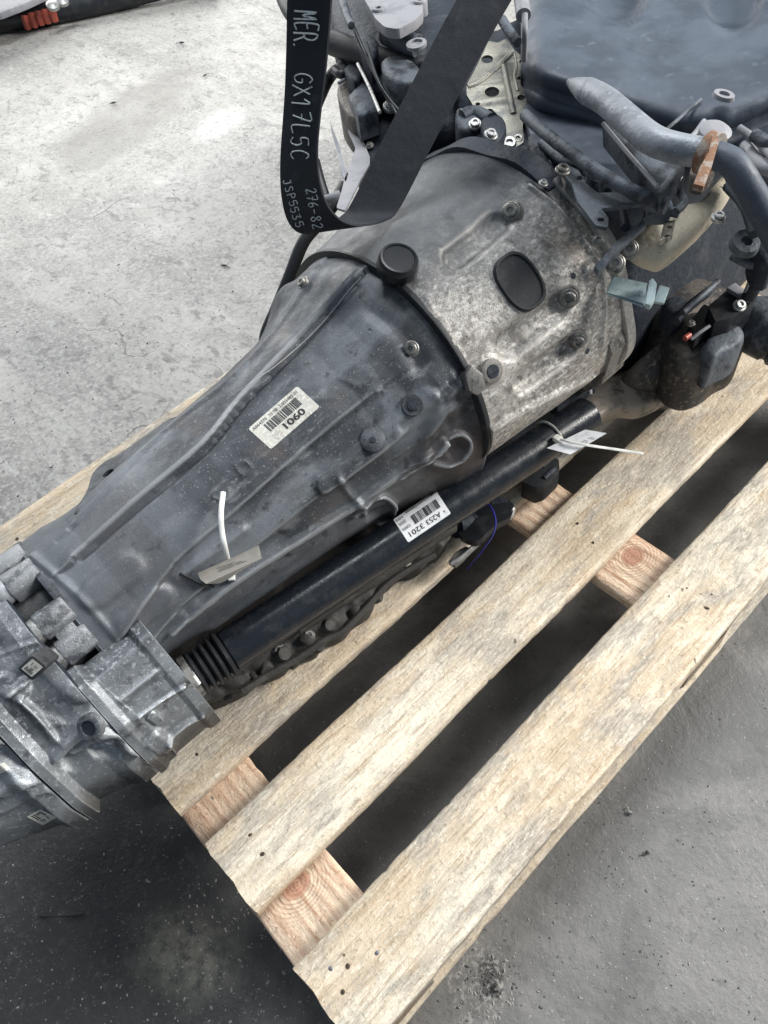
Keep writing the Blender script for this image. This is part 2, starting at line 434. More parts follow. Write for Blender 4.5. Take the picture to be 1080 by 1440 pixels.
def floor_mat():
    m = bpy.data.materials.new('workshop_concrete')
    m.use_nodes = True
    nt = m.node_tree
    N, L = nt.nodes, nt.links
    b = N['Principled BSDF']
    tc = N.new('ShaderNodeTexCoord')
    V = tc.outputs['Object']

    def nz(scale, det, dist=0.0, st=(1, 1, 1), seed=0):
        mp = N.new('ShaderNodeMapping')
        mp.inputs['Scale'].default_value = st
        mp.inputs['Rotation'].default_value = (0, 0, 0.6)
        mp.inputs['Location'].default_value = (seed, seed, 0)
        L.new(V, mp.inputs['Vector'])
        n = N.new('ShaderNodeTexNoise')
        n.inputs['Scale'].default_value = scale
        n.inputs['Detail'].default_value = det
        n.inputs['Roughness'].default_value = 0.65
        n.inputs['Distortion'].default_value = dist
        L.new(mp.outputs[0], n.inputs['Vector'])
        return n.outputs['Fac']

    def rng(f, lo, hi, a=0.0, c=1.0):
        r = N.new('ShaderNodeMapRange')
        r.interpolation_type = 'SMOOTHSTEP'
        for i, v in enumerate((lo, hi, a, c)):
            r.inputs[i + 1].default_value = v
        L.new(f, r.inputs[0])
        return r.outputs[0]

    def mix(f, a, c):
        x = N.new('ShaderNodeMix')
        x.data_type = 'RGBA'
        L.new(f, x.inputs[0])
        for s, k in ((a, 6), (c, 7)):
            if isinstance(s, tuple):
                x.inputs[k].default_value = (*s, 1)
            else:
                L.new(s, x.inputs[k])
        return x.outputs[2]

    def math2(op, a, c):
        x = N.new('ShaderNodeMath')
        x.operation = op
        for i, s in enumerate((a, c)):
            if isinstance(s, (int, float)):
                x.inputs[i].default_value = s
            else:
                L.new(s, x.inputs[i])
        return x.outputs[0]

    def spot(cx, cy, rx, ry, rot, wob, lo=1.1, hi=.6):
        mp = N.new('ShaderNodeMapping')
        mp.vector_type = 'TEXTURE'
        mp.inputs['Location'].default_value = (cx, cy, -.14)
        mp.inputs['Rotation'].default_value = (0, 0, rot)
        mp.inputs['Scale'].default_value = (rx, ry, 1)
        L.new(V, mp.inputs['Vector'])
        ln = N.new('ShaderNodeVectorMath')
        ln.operation = 'LENGTH'
        L.new(mp.outputs[0], ln.inputs[0])
        d = math2('ADD', ln.outputs['Value'], math2('MULTIPLY', math2('SUBTRACT', wob, .5), 1.1))
        return rng(d, lo, hi)

    base = mix(rng(nz(1.6, 5, .3), .35, .66), (0.37, 0.355, 0.33), (0.50, 0.48, 0.45))
    base = mix(rng(nz(5, 7, .5, (1, .4, 1), 4), .44, .62, 0, .75), base, (0.25, 0.24, 0.228))
    base = mix(rng(nz(16, 6, .6, (1, .5, 1), 14), .56, .68, 0, .7), base, (0.17, 0.163, 0.155))
    base = mix(rng(nz(60, 6, .3, (1, .6, 1), 2), .50, .68, 0, .65), base, (0.22, 0.213, 0.203))
    base = mix(rng(nz(24, 6, .5, (1, .4, 1), 22), .58, .70, 0, .6), base, (0.60, 0.58, 0.55))
    base = mix(rng(nz(120, 4, .2, (1, 1, 1), 41), .46, .62, 0, .6), base, (0.52, 0.505, 0.48))
    base = mix(rng(nz(38, 5, .8, (1, .5, 1), 43), .56, .66, 0, .65), base, (0.15, 0.145, 0.138))
    # near side darker: oily, worn concrete plus door-light falloff painted into the colour
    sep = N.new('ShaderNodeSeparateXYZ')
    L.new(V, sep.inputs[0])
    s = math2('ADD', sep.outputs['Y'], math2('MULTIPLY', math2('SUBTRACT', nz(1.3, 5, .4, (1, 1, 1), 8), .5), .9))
    oil_shade = rng(s, 1.05, 0.45)
    base = mix(oil_shade, base, mix(rng(nz(6, 6, .5), .38, .64), (0.130, 0.128, 0.125), (0.215, 0.208, 0.20)))
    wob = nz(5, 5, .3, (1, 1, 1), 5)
    base = mix(math2('MULTIPLY', spot(-.36, .40, .40, .42, .3, wob), .95), base, (0.032, 0.032, 0.033))  # oil stain with the pallet and gearbox shadow painted in
    base = mix(math2('MULTIPLY', spot(.056, .044, .022, .016, .7, nz(60, 5, .4)), .8), base, (0.05, 0.048, 0.045))
    base = mix(math2('MULTIPLY', spot(.04, .05, .04, .03, .7, nz(40, 5, .4), 1.2, .9), rng(nz(150, 4), .5, .6)), base, (0.33, 0.32, 0.3))
    # pale dust swept over the oil stain and its painted shadow
    dust = math2('MULTIPLY', spot(-.175, .30, .045, .075, .5, nz(18, 6, .4), 1.3, .2), rng(nz(50, 5), .30, .62))
    base = mix(math2('MULTIPLY', dust, .6), base, (0.30, 0.285, 0.225))
    # wet looking patches and pits near the far side
    base = mix(math2('MULTIPLY', spot(.88, 2.15, .34, .16, .35, nz(7, 5, .2, (1, 1, 1), 3)), .75), base, (0.25, 0.238, 0.215))
    base = mix(math2('MULTIPLY', spot(1.02, 1.88, .10, .07, .35, nz(16, 6, .2)), .8), base, (0.58, 0.565, 0.54))
    # speckle
    base = mix(rng(nz(90, 5, .3, (1, 1, 1), 31), .52, .70, 0, .5), base, (0.10, 0.098, 0.094))
    sp = nz(330, 3)
    base = mix(rng(sp, .66, .72, 0, .75), base, (0.52, 0.51, 0.48))
    base = mix(rng(nz(260, 3, 0, (1, 1, 1), 7), .66, .73, 0, .8), base, (0.055, 0.053, 0.05))
    base = mix(rng(nz(60, 4, .6, (1, .3, 1), 9), .68, .75, 0, .7), base, (0.09, 0.088, 0.085))
    # hairline cracks
    vo = N.new('ShaderNodeTexVoronoi')
    vo.feature = 'DISTANCE_TO_EDGE'
    vo.inputs['Scale'].default_value = 1.5
    mpv = N.new('ShaderNodeVectorMath')
    mpv.operation = 'MULTIPLY_ADD'
    nn = N.new('ShaderNodeTexNoise')
    nn.inputs['Scale'].default_value = 7
    nn.inputs['Detail'].default_value = 6
    L.new(V, nn.inputs['Vector'])
    mpv.inputs[1].default_value = (.25, .25, 0)
    L.new(nn.outputs['Color'], mpv.inputs[0])
    L.new(V, mpv.inputs[2])
    L.new(mpv.outputs[0], vo.inputs['Vector'])
    crack = math2('MULTIPLY', rng(vo.outputs['Distance'], .004, .0005), rng(nz(2.2, 3, 0, (1, 1, 1), 12), .58, .68))
    base = mix(math2('MULTIPLY', crack, .4), base, (0.07, 0.065, 0.06))
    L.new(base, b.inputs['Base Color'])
    L.new(rng(nz(3, 6, .3, (1, 1, 1), 6), .3, .7, .38, .62), b.inputs['Roughness'])
    b.inputs['Specular IOR Level'].default_value = 0.4
    b1 = N.new('ShaderNodeBump')
    b1.inputs['Distance'].default_value = .0009
    L.new(nz(160, 6), b1.inputs['Height'])
    b2 = N.new('ShaderNodeBump')
    b2.inputs['Distance'].default_value = .0035
    L.new(nz(14, 6, .3), b2.inputs['Height'])
    L.new(b1.outputs[0], b2.inputs['Normal'])
    b3 = N.new('ShaderNodeBump')
    b3.inputs['Distance'].default_value = .0015
    b3.invert = True
    L.new(crack, b3.inputs['Height'])
    L.new(b2.outputs[0], b3.inputs['Normal'])
    L.new(b3.outputs[0], b.inputs['Normal'])
    return m


# ------------------------------------------------------------------ object helpers
def link(name, verts, faces, mat, parent=None, smooth=True, angle=40):
    me = bpy.data.meshes.new(name)
    me.from_pydata([tuple(v) for v in verts], [], [tuple(f) for f in faces])
    me.validate()
    if smooth:
        me.polygons.foreach_set('use_smooth', [True] * len(me.polygons))
        try:
            me.set_sharp_from_angle(angle=math.radians(angle))
        except Exception:
            pass
    mats = mat if isinstance(mat, (list, tuple)) else [mat]
    for x in mats:
        me.materials.append(x)
    o = bpy.data.objects.new(name, me)
    COL.objects.link(o)
    if parent is not None:
        adopt(o, parent)
    return o


def adopt(o, parent):
    o.parent = parent
    m = Matrix.Identity(4)
    q = parent
    # parents are never rotated: world offset is the sum of locations
    off = Vector((0, 0, 0))
    while q is not None:
        off += q.location
        if q.parent is not None:
            off += q.matrix_parent_inverse.translation
        q = q.parent
    o.matrix_parent_inverse = Matrix.Translation(-off)


def thing(name, label, cat, loc, group=None):
    o = bpy.data.objects.new(name, None)
    COL.objects.link(o)
    o.location = loc
    o.empty_display_size = 0.05
    o['label'], o['category'] = label, cat
    if group:
        o['group'] = group
    return o


def tag(o, label, cat, group=None):
    o['label'], o['category'] = label, cat
    if group:
        o['group'] = group
    return o


class MB:
    def __init__(s):
        s.v, s.f = [], []

    def add(s, vs, fs):
        k = len(s.v)
        s.v += [Vector(v) for v in vs]
        s.f += [tuple(i + k for i in f) for f in fs]
        return s

    def obj(s, name, mat, parent=None, bevel=0.0, smooth=True, angle=40, segs=2):
        v, f = s.v, s.f
        if bevel > 0:
            v, f = bev(v, f, bevel, segs)
        return link(name, v, f, mat, parent, smooth, angle)


def bev(v, f, off, segs=2):
    bm = bmesh.new()
    vs = [bm.verts.new(x) for x in v]
    for q in f:
        try:
            bm.faces.new([vs[i] for i in q])
        except ValueError:
            pass
    bmesh.ops.recalc_face_normals(bm, faces=bm.faces)
    es = [e for e in bm.edges if len(e.link_faces) == 2 and e.calc_face_angle(0) > 0.35]
    bmesh.ops.bevel(bm, geom=es, offset=off, segments=segs, profile=0.6, affect='EDGES', clamp_overlap=True)
    bm.verts.index_update()
    out = [x.co.copy() for x in bm.verts], [[x.index for x in q.verts] for q in bm.faces]
    bm.free()
    return out


def frame(n, up=None):
    n = Vector(n).normalized()
    a = Vector(up) if up is not None else (Vector((0, 0, 1)) if abs(n.z) < .9 else Vector((1, 0, 0)))
    u = a.cross(n).normalized()
    return u, n.cross(u).normalized(), n


def cyl(mb, loc, n, prof, segs=24, up=None, sx=1.0, sy=1.0):
    """lathe: prof = [(radius, height)] along n from loc, closed at both ends."""
    u, v, n = frame(n, up)
    loc = Vector(loc)
    vs, fs = [], []
    for (r, h) in prof:
        for k in range(segs):
            a = 2 * math.pi * k / segs
            vs.append(loc + u * (r * sx * math.cos(a)) + v * (r * sy * math.sin(a)) + n * h)
    for i in range(len(prof) - 1):
        for k in range(segs):
            k2 = (k + 1) % segs
            fs.append((i * segs + k, i * segs + k2, (i + 1) * segs + k2, (i + 1) * segs + k))
    fs.append(tuple(reversed(range(segs))))
    fs.append(tuple((len(prof) - 1) * segs + k for k in range(segs)))
    mb.add(vs, fs)
    return mb


def bolt(name, loc, n, r, mat, parent, h=None, washer=True, torx=True):
    h = h or r * 0.7
    mb = MB()
    loc = Vector(loc) - Vector(n).normalized() * r * .3
    if washer:
        cyl(mb, loc, n, [(r * 1.35, 0), (r * 1.35, r * .5), (r * 1.2, r * .62)], 24)
    rot = random.random() * 3
    u, v, nn = frame(n)
    up = u * math.cos(rot) + v * math.sin(rot)
    cyl(mb, loc, n, [(r, 0), (r, h + r * .35), (r * .86, h + r * .5), (r * .5, h + r * .5), (r * .42, h + r * .2), (0.02 * r, h + r * .2)], 6 if not torx else 12, up=up)
    return mb.obj(name, mat, parent, angle=30)


def catmull(pts, n):
    pts = [Vector(p) for p in pts]
    P = [pts[0] * 2 - pts[1]] + pts + [pts[-1] * 2 - pts[-2]]
    out = []
    for i in range(1, len(P) - 2):
        for k in range(n):
            t = k / n
            a, b, c, d = P[i - 1], P[i], P[i + 1], P[i + 2]
            out.append(.5 * ((2 * b) + (c - a) * t + (2 * a - 5 * b + 4 * c - d) * t * t + (3 * b - a - 3 * c + d) * t ** 3))
    out.append(pts[-1])
    return out


def tube(mb, pts, rad, segs=14, sub=6, flat=1.0, up=None, smooth=True):
    path = catmull(pts, sub) if (smooth and len(pts) > 2) else [Vector(p) for p in pts]
    n = len(path)
    vs, fs = [], []
    pu = None
    for i, p in enumerate(path):
        t = (path[min(i + 1, n - 1)] - path[max(i - 1, 0)]).normalized()
        if up is not None:
            u = Vector(up).cross(t).normalized()
        elif pu is None:
            u = frame(t)[0]
        else:
            u = (pu - t * pu.dot(t)).normalized()
        pu = u
        v = t.cross(u)
        r = rad(i / (n - 1)) if callable(rad) else rad
        for k in range(segs):
            a = 2 * math.pi * k / segs
            vs.append(p + u * (r * math.cos(a)) + v * (r * flat * math.sin(a)))
    for i in range(n - 1):
        for k in range(segs):
            k2 = (k + 1) % segs
            fs.append((i * segs + k, i * segs + k2, (i + 1) * segs + k2, (i + 1) * segs + k))
    fs.append(tuple(reversed(range(segs))))
    fs.append(tuple((n - 1) * segs + k for k in range(segs)))
    mb.add(vs, fs)
    return mb


def prism(mb, loop, n, th, holes=()):
    """flat plate: outline (3D points in a plane, normal n) with holes, thickness th behind the face."""
    n = Vector(n).normalized()
    loops = [[Vector(p) for p in loop]] + [[Vector(p) for p in h] for h in holes]
    flat = [p for l in loops for p in l]
    tris = tessellate_polygon(loops)
    k = len(flat)
    vs = flat + [p - n * th for p in flat]
    fs = []
    for t in tris:
        a, b, c = [flat[i] for i in t]
        if (b - a).cross(c - a).dot(n) < 0:
            t = t[::-1]
        fs.append(tuple(t))
        fs.append(tuple(i + k for i in reversed(t)))
    s = 0
    for l in loops:
        m = len(l)
        for i in range(m):
            j = (i + 1) % m
            fs.append((s + i, s + j, s + j + k, s + i + k))
        s += m
    mb.add(vs, fs)
    return mb


def fixnormals(o):
    bm = bmesh.new()
    bm.from_mesh(o.data)
    bmesh.ops.recalc_face_normals(bm, faces=bm.faces)
    bm.to_mesh(o.data)
    bm.free()
    return o


def ring(c, n, r, k=16, sy=1.0, up=None):
    u, v, n = frame(n, up)
    return [Vector(c) + u * (r * math.cos(2 * math.pi * i / k)) + v * (r * sy * math.sin(2 * math.pi * i / k)) for i in range(k)]


def smoothloop(pts, n=5):
    pts = [Vector(p) for p in pts]
    m = len(pts)
    out = []
    for i in range(m):
        a, b, c, d = pts[(i - 1) % m], pts[i], pts[(i + 1) % m], pts[(i + 2) % m]
        for k in range(n):
            t = k / n
            out.append(.5 * ((2 * b) + (c - a) * t + (2 * a - 5 * b + 4 * c - d) * t * t + (3 * b - a - 3 * c + d) * t ** 3))
    return out


def roundpoly(pts, r, k=3):
    """polygon with rounded corners."""
    pts = [Vector(p) for p in pts]
    m = len(pts)
    out = []
    for i in range(m):
        a, b, c = pts[i - 1], pts[i], pts[(i + 1) % m]
        d1, d2 = (a - b), (c - b)
        rr = min(r, d1.length * .45, d2.length * .45)
        p, q = b + d1.normalized() * rr, b + d2.normalized() * rr
        for j in range(k + 1):
            t = j / k
            out.append(p * (1 - t) ** 2 + b * 2 * t * (1 - t) + q * t * t)
    return out


def box(mb, lo, hi):
    (a, b, c), (d, e, f) = lo, hi
    vs = [(a, b, c), (d, b, c), (d, e, c), (a, e, c), (a, b, f), (d, b, f), (d, e, f), (a, e, f)]
    mb.add(vs, [(0, 3, 2, 1), (4, 5, 6, 7), (0, 1, 5, 4), (1, 2, 6, 5), (2, 3, 7, 6), (3, 0, 4, 7)])
    return mb


def xloft(mb, secs):
    """loft through sections at increasing x; each (x, [(y, z)...]) with equal counts."""
    k = len(secs[0][1])
    vs = [(x, y, z) for x, s in secs for (y, z) in s]
    fs = []
    for i in range(len(secs) - 1):
        for j in range(k):
            j2 = (j + 1) % k
            fs.append((i * k + j, i * k + j2, (i + 1) * k + j2, (i + 1) * k + j))
    fs.append(tuple(reversed(range(k))))
    fs.append(tuple((len(secs) - 1) * k + j for j in range(k)))
    mb.add(vs, fs)
    return mb


def roughen(o, amp, scale, seed=0.0):
    for v in o.data.vertices:
        p = v.co * scale + Vector((seed, seed, seed))
        v.co += v.normal * (noise.noise(p) * amp)
    return o


def bvh_of(o):
    me = o.data
    return BVHTree.FromPolygons([v.co.copy() for v in me.vertices], [tuple(p.vertices) for p in me.polygons])


# ------------------------------------------------------------------ text and decals
def text2d(body, size=1.0, bold=0.0, res=3):
    cu = bpy.data.curves.new('t', 'FONT')
    cu.body = body
    cu.size = size
    cu.offset = bold
    cu.resolution_u = res
    o = bpy.data.objects.new('t', cu)
    COL.objects.link(o)
    bpy.context.view_layer.update()
    me = o.to_mesh()
    v = [(x.co.x, x.co.y) for x in me.vertices]
    f = [tuple(p.vertices) for p in me.polygons]
    o.to_mesh_clear()
    bpy.data.objects.remove(o)
    bpy.data.curves.remove(cu)
    return v, f


class Decal:
    """label frame in photo pixels (origin, right, up) laid on a surface."""

    def __init__(s, bvh, o, r, u):
        s.b, s.o, s.r, s.u = bvh, np.array(o, float), np.array(r, float) - np.array(o, float), np.array(u, float) - np.array(o, float)

    def at(s, x, y, off):
        p = s.o + s.r * x + s.u * y
        l, n = hit(s.b, p, off)
        return l

    def sheet(s, name, mat, parent, off, nx=24, ny=14, corner=0.06):
        asp = np.linalg.norm(s.u) / np.linalg.norm(s.r)
        vs, fs, idx = [], [], {}
        for j in range(ny + 1):
            for i in range(nx + 1):
                x, y = i / nx, j / ny
                # rounded corners
                cx_, cy_ = corner * asp, corner
                dx = max(cx_ - x, x - 1 + cx_, 0) / cx_
                dy = max(cy_ - y, y - 1 + cy_, 0) / cy_
                d = math.hypot(dx, dy)
                if d > 1 and dx > 0 and dy > 0:
                    x = (cx_ * (1 - dx / d) if x < .5 else 1 - cx_ * (1 - dx / d))
                    y = (cy_ * (1 - dy / d) if y < .5 else 1 - cy_ * (1 - dy / d))
                p = s.at(x, y, off)
                if p is not None:
                    idx[i, j] = len(vs)
                    vs.append(p)
        for j in range(ny):
            for i in range(nx):
                q = [(i, j), (i + 1, j), (i + 1, j + 1), (i, j + 1)]
                if all(k in idx for k in q):
                    fs.append([idx[k] for k in q])
        return link(name, vs, fs, mat, parent)

    def items(s, name, mat, parent, off, texts=(), bars=(), strokes=()):
        vs, fs = [], []

        def put(pts, faces):
            k = len(vs)
            P = [s.at(x, y, off) for x, y in pts]
            if any(p is None for p in P):
                return
            vs.extend(P)
            fs.extend([tuple(i + k for i in f) for f in faces])

        for (body, x0, y0, x1, h, bold) in texts:
            v, f = text2d(body, 1.0, bold)
            a = np.array(v)
            mn, mx = a.min(0), a.max(0)
            sx = (x1 - x0) / (mx[0] - mn[0])
            sy = h / 0.72
            put([(x0 + (p[0] - mn[0]) * sx, y0 + p[1] * sy) for p in v], f)
        for (x0, x1, y0, y1) in bars:
            n = 5
            put([(x, y0 + (y1 - y0) * k / n) for k in range(n + 1) for x in (x0, x1)],
                [(2 * k, 2 * k + 1, 2 * k + 3, 2 * k + 2) for k in range(n)])
        if not fs:
            return None
        return link(name, vs, fs, mat, parent, smooth=False)


def barcode(x0, x1, y0, y1, n, seed, fill=.55):
    rnd = random.Random(seed)
    ws = [rnd.choice([1, 1, 1.6, 2.4]) for _ in range(2 * n)]
    t = sum(ws)
    x, out = x0, []
    for i, q in enumerate(ws):
        d = q / t * (x1 - x0)
        if i % 2 == 0:
            out.append((x, x + d, y0, y1))
        x += d
    return out

# ------------------------------------------------------------------ setting: floor
FZ = -0.14
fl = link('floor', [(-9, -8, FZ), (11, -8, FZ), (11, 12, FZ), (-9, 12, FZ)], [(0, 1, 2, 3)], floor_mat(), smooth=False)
fl['kind'] = 'structure'


# ------------------------------------------------------------------ wooden pallet
def board(name, lo, hi, axis, mat, parent, seed, wob=0.0012, wane=None, nseg=70, endrag=0.0015):
    """plank as a swept rounded section with uneven edges; axis 0 runs along x, 1 along y."""
    L0, L1 = lo[axis], hi[axis]
    o = 1 - axis
    a0, a1, z0, z1 = lo[o], hi[o], lo[2], hi[2]
    c = 0.0022
    sec = [(a0 + c, z0), ((a0 + a1) / 2, z0), (a1 - c, z0), (a1, z0 + c), (a1, z1 - c), (a1 - c, z1)]
    nt = 7
    for k in range(1, nt):
        sec.append((a1 - c + (a0 + 2 * c - a1) * k / nt, z1))
    sec += [(a0 + c, z1), (a0, z1 - c), (a0, z0 + c)]
    k = len(sec)
    vs, fs = [], []
    for i in range(nseg + 1):
        t = L0 + (L1 - L0) * i / nseg
        for j, (a, z) in enumerate(sec):
            e0 = noise.noise(Vector((t * 6, seed, 1.3))) * wob * 1.6 + noise.noise(Vector((t * 60, seed, 7.3))) * wob * .55 + max(0, noise.noise(Vector((t * 110, seed, 2.3))) - .35) * wob * 3
            e1 = noise.noise(Vector((t * 6, seed, 5.3))) * wob * 1.6 + noise.noise(Vector((t * 60, seed, 9.1))) * wob * .55 - max(0, noise.noise(Vector((t * 110, seed, 4.3))) - .35) * wob * 3
            f = (a - a0) / (a1 - a0)
            aa = a + e0 * (1 - f) + e1 * f
            zz = z + (noise.noise(Vector((t * 9, a * 30, seed))) * .0006 if z > z0 + .5 * (z1 - z0) else 0)
            if wane and z > (z0 + z1) / 2 and f < .16:
                wn = wane(t)
                aa += wn * (1 - f / .16) * (1.0 if z > z1 - .001 else .3)
                zz -= wn * .55 * (1 - f / .16)
            tt = t
            if i in (0, nseg):
                tt += noise.noise(Vector((a * 80, z * 80, seed))) * endrag * 2
            p = (tt, aa, zz) if axis == 0 else (aa, tt, zz)
            vs.append(p)
    for i in range(nseg):
        for j in range(k):
            j2 = (j + 1) % k
            fs.append((i * k + j, i * k + j2, (i + 1) * k + j2, (i + 1) * k + j))
    fs.append(tuple(reversed(range(k))))
    fs.append(tuple(nseg * k + j for j in range(k)))
    ob = link(name, vs, fs, mat, parent, angle=50)
    fixnormals(ob)
    return ob


X0, X1 = -0.0785, 1.07
pal = thing('wooden_pallet', 'pale pine pallet with spaced planks carrying the engine and gearbox', 'pallet', (0.5, 0.48, FZ))
ydeck = [(.0765, .1712), (.2325, .3235), (.3705, .452), (.52, .61), (.665, .755), (.782, .895)]
decks = []
for i, (a, b) in enumerate(ydeck):
    wane = (lambda t: .007 * max(0, .35 + noise.noise(Vector((t * 4.3, 2.2, 0))))) if i == 0 else None
    decks.append(board('deck_board', (X0 + [0, .0015, -.0005, 0, .001, 0][i], a, -.018), (X1, b, 0), 0, PLANK, pal, 3.1 * i + 1, wane=wane, nseg=240))
for k, (a, b) in enumerate([(-.0795, .0119), (.461, .55), (.98, 1.068)]):
    board('cross_board', (a, .079, -.0362), (b, .892, -.0182), 1, CROSSW, pal, 40 + k)
bm_ = MB()
for i, (xa, xb) in enumerate([(-.0770, .010), (.462, .549), (.981, 1.066)]):
    for j, (ya, yb) in enumerate([(.082, .168), (.44, .53), (.80, .89)]):
        if i == 0 and j == 0:
            m0 = MB()
            box(m0, (-.0435, -.043, -.0433), (.0435, .043, .0433))
            blk = m0.obj('block', BLOCKW, pal, bevel=.002)
            bme = blk.data
            blk.location = ((xa + xb) / 2, (ya + yb) / 2, -.0795)
        else:
            o = bpy.data.objects.new('block', bme)
            COL.objects.link(o)
            adopt(o, pal)
            o.location = ((xa + xb) / 2, (ya + yb) / 2, -.0795)
for j, (ya, yb) in enumerate([(.0785, .170), (.44, .532), (.80, .893)]):
    board('bottom_board', (X0 + .001, ya, FZ), (X1 - .001, yb, -.1228), 0, PLANK, pal, 70 + j)


def nail(deck, p, r, mat):
    q = pz(p, 0.0)
    mb = MB()
    r *= .72
    cyl(mb, (q.x, q.y, -.004), (0, 0, 1), [(r, 0), (r, .0043), (r * .7, .0047)], 9, sx=random.uniform(.7, 1.3), sy=random.uniform(.7, 1.2), up=(random.random(), random.random(), 0))
    mb.obj('nail', mat, deck)


for dk, lst in ((0, [((465, 1362), .0035, NAIL), ((530, 1340), .003, NAIL), ((484, 1343), .0022, NAILD), ((489, 1359), .0033, NAILD), ((482, 1395), .0028, NAILD),
                     ((994, 855), .0036, NAILD), ((1001, 836), .0022, NAILD), ((966, 827), .0018, NAILD)]),
                (1, [((352, 1174), .0034, NAILD), ((369, 1201), .0033, NAILD), ((812, 736), .0030, NAILD), ((834, 763), .0028, NAILD)]),
                (2, [((277, 1061), .0030, NAILD)]), (5, [((24, 758), .0038, NAILD), ((20, 770), .003, NAILD)])):
    for p, r, m_ in lst:
        nail(decks[dk], p, r, m_)

# ------------------------------------------------------------------ gearbox
AY, AZ = .515, .19                                   # shaft axis of engine and gearbox
gb = thing('gearbox', 'grey cast automatic gearbox with black round cap lying on the pallet', 'gearbox', (.15, AY, 0))


def rad_case(x):
    return np.interp(x, [-.03, .02, .07, .155, .23, .30, .34, .37, .405], [.086, .089, .097, .106, .114, .125, .137, .149, .1565])


def rad_bell(x, phi):
    r = np.interp(x, [.395, .45, .52, .60, .625], [.163, .170, .1765, .179, .179])
    cut = np.clip((np.degrees(phi) - 84) / 40, 0, 1)
    cut = cut * cut * (3 - 2 * cut)
    lo = np.interp(x, [.395, .45, .55, .625], [.135, .133, .143, .158])
    r = r * (1 - cut) + np.minimum(r, lo) * cut
    up = np.clip((-np.degrees(phi) - 5) / 40, 0, 1)
    return r + up * np.interp(x, [.40, .44, .52, .6], [0, 0, .010, .006])


def to_polar(p, rf, cy=AY, cz=AZ):
    """photo pixel -> (x, phi) on the body of revolution rf(x, phi)."""
    d = ray(p)
    d = d / np.linalg.norm(d)
    ts = np.arange(.35, 1.6, .0008)
    Q = CAM + ts[:, None] * d
    dy, dz = Q[:, 1] - cy, Q[:, 2] - cz
    phi = np.arctan2(-dy, dz)
    rr = np.hypot(dy, dz)
    ins = rr < rf(Q[:, 0], phi)
    i = int(np.argmax(ins)) if ins.any() else int(np.argmin(rr))
    return Q[i, 0], phi[i]


def seg_dist(U, Vv, poly):
    """distance and signed side of grid points from a polyline."""
    best = np.full(U.shape, 1e9)
    side = np.zeros(U.shape)
    for (a, b) in zip(poly[:-1], poly[1:]):
        ax, ay = a
        dx, dy = b[0] - a[0], b[1] - a[1]
        l2 = dx * dx + dy * dy + 1e-12
        t = np.clip(((U - ax) * dx + (Vv - ay) * dy) / l2, 0, 1)
        ex, ey = U - ax - t * dx, Vv - ay - t * dy
        d = np.hypot(ex, ey)
        s = np.sign(dx * (Vv - ay) - dy * (U - ax))
        m = d < best
        best = np.where(m, d, best)
        side = np.where(m, s, side)
    return best, side


def fbm(U, Vv, seed, sc):
    out = np.zeros(U.shape)
    rnd = np.random.RandomState(seed)
    for o in range(5):
        for _ in range(3):
            a, ph = rnd.rand() * 6.28, rnd.rand() * 6.28
            out += np.sin((U * math.cos(a) + Vv * math.sin(a)) * sc * 2 ** o + ph) * .5 ** o / 3
    return out


def revolved(name, xa, xb, nx, nphi, rf, rs, feats, mat, parent, seed, caps=True, rough=.0006, cy=AY, cz=AZ):
    xs = np.linspace(xa, xb, nx)
    ph = np.linspace(-math.pi, math.pi, nphi, endpoint=False)
    XX, PP = np.meshgrid(xs, ph, indexing='ij')
    U, Vv = XX, PP * rs
    H = fbm(U, Vv, seed, 25) * rough
    for ft in feats:
        kind, pts, A, wd = ft[:4]
        if len(pts) > 2:
            pts = [(q.x, q.y) for q in catmull([Vector((a_, b_, 0)) for a_, b_ in pts], 4)]
        poly = [(lambda q: (q[0], q[1] * rs))(to_polar(p, rf, cy, cz)) for p in pts]
        d, s = seg_dist(U, Vv, poly)
        if kind == 'ridge':
            H += A * np.exp(-(d / wd) ** 2)
        elif kind == 'flat':                       # flat-topped ridge / trough
            H += A / (1 + np.exp((d - wd) / (wd * .12)))
        elif kind == 'step':                       # step down to one side, fading away over ft[4]
            sd = d * s
            H += A * (1 / (1 + np.exp(-sd / wd))) * np.exp(-np.maximum(d, 0) / ft[4])
    RR = rf(XX, PP) + H
    P = np.stack([XX, cy - RR * np.sin(PP), cz + RR * np.cos(PP)], -1).reshape(-1, 3)
    i, j = np.meshgrid(np.arange(nx - 1), np.arange(nphi), indexing='ij')
    j2 = (j + 1) % nphi
    F = np.stack([i * nphi + j, (i + 1) * nphi + j, (i + 1) * nphi + j2, i * nphi + j2], -1).reshape(-1, 4)
    fs = F.tolist()
    if caps:
        fs.append(list(range(nphi)))
        fs.append([(nx - 1) * nphi + k for k in reversed(range(nphi))])
    o = link(name, P.tolist(), fs, mat, parent, angle=60)
    fixnormals(o)
    return o


def rc(x, phi):
    far = np.clip((-np.degrees(phi) - 18) / 25, 0, 1)
    return rad_case(x) - .0085 * far * np.interp(x, [.0, .04, .28, .34], [0, 1, 1, 0])


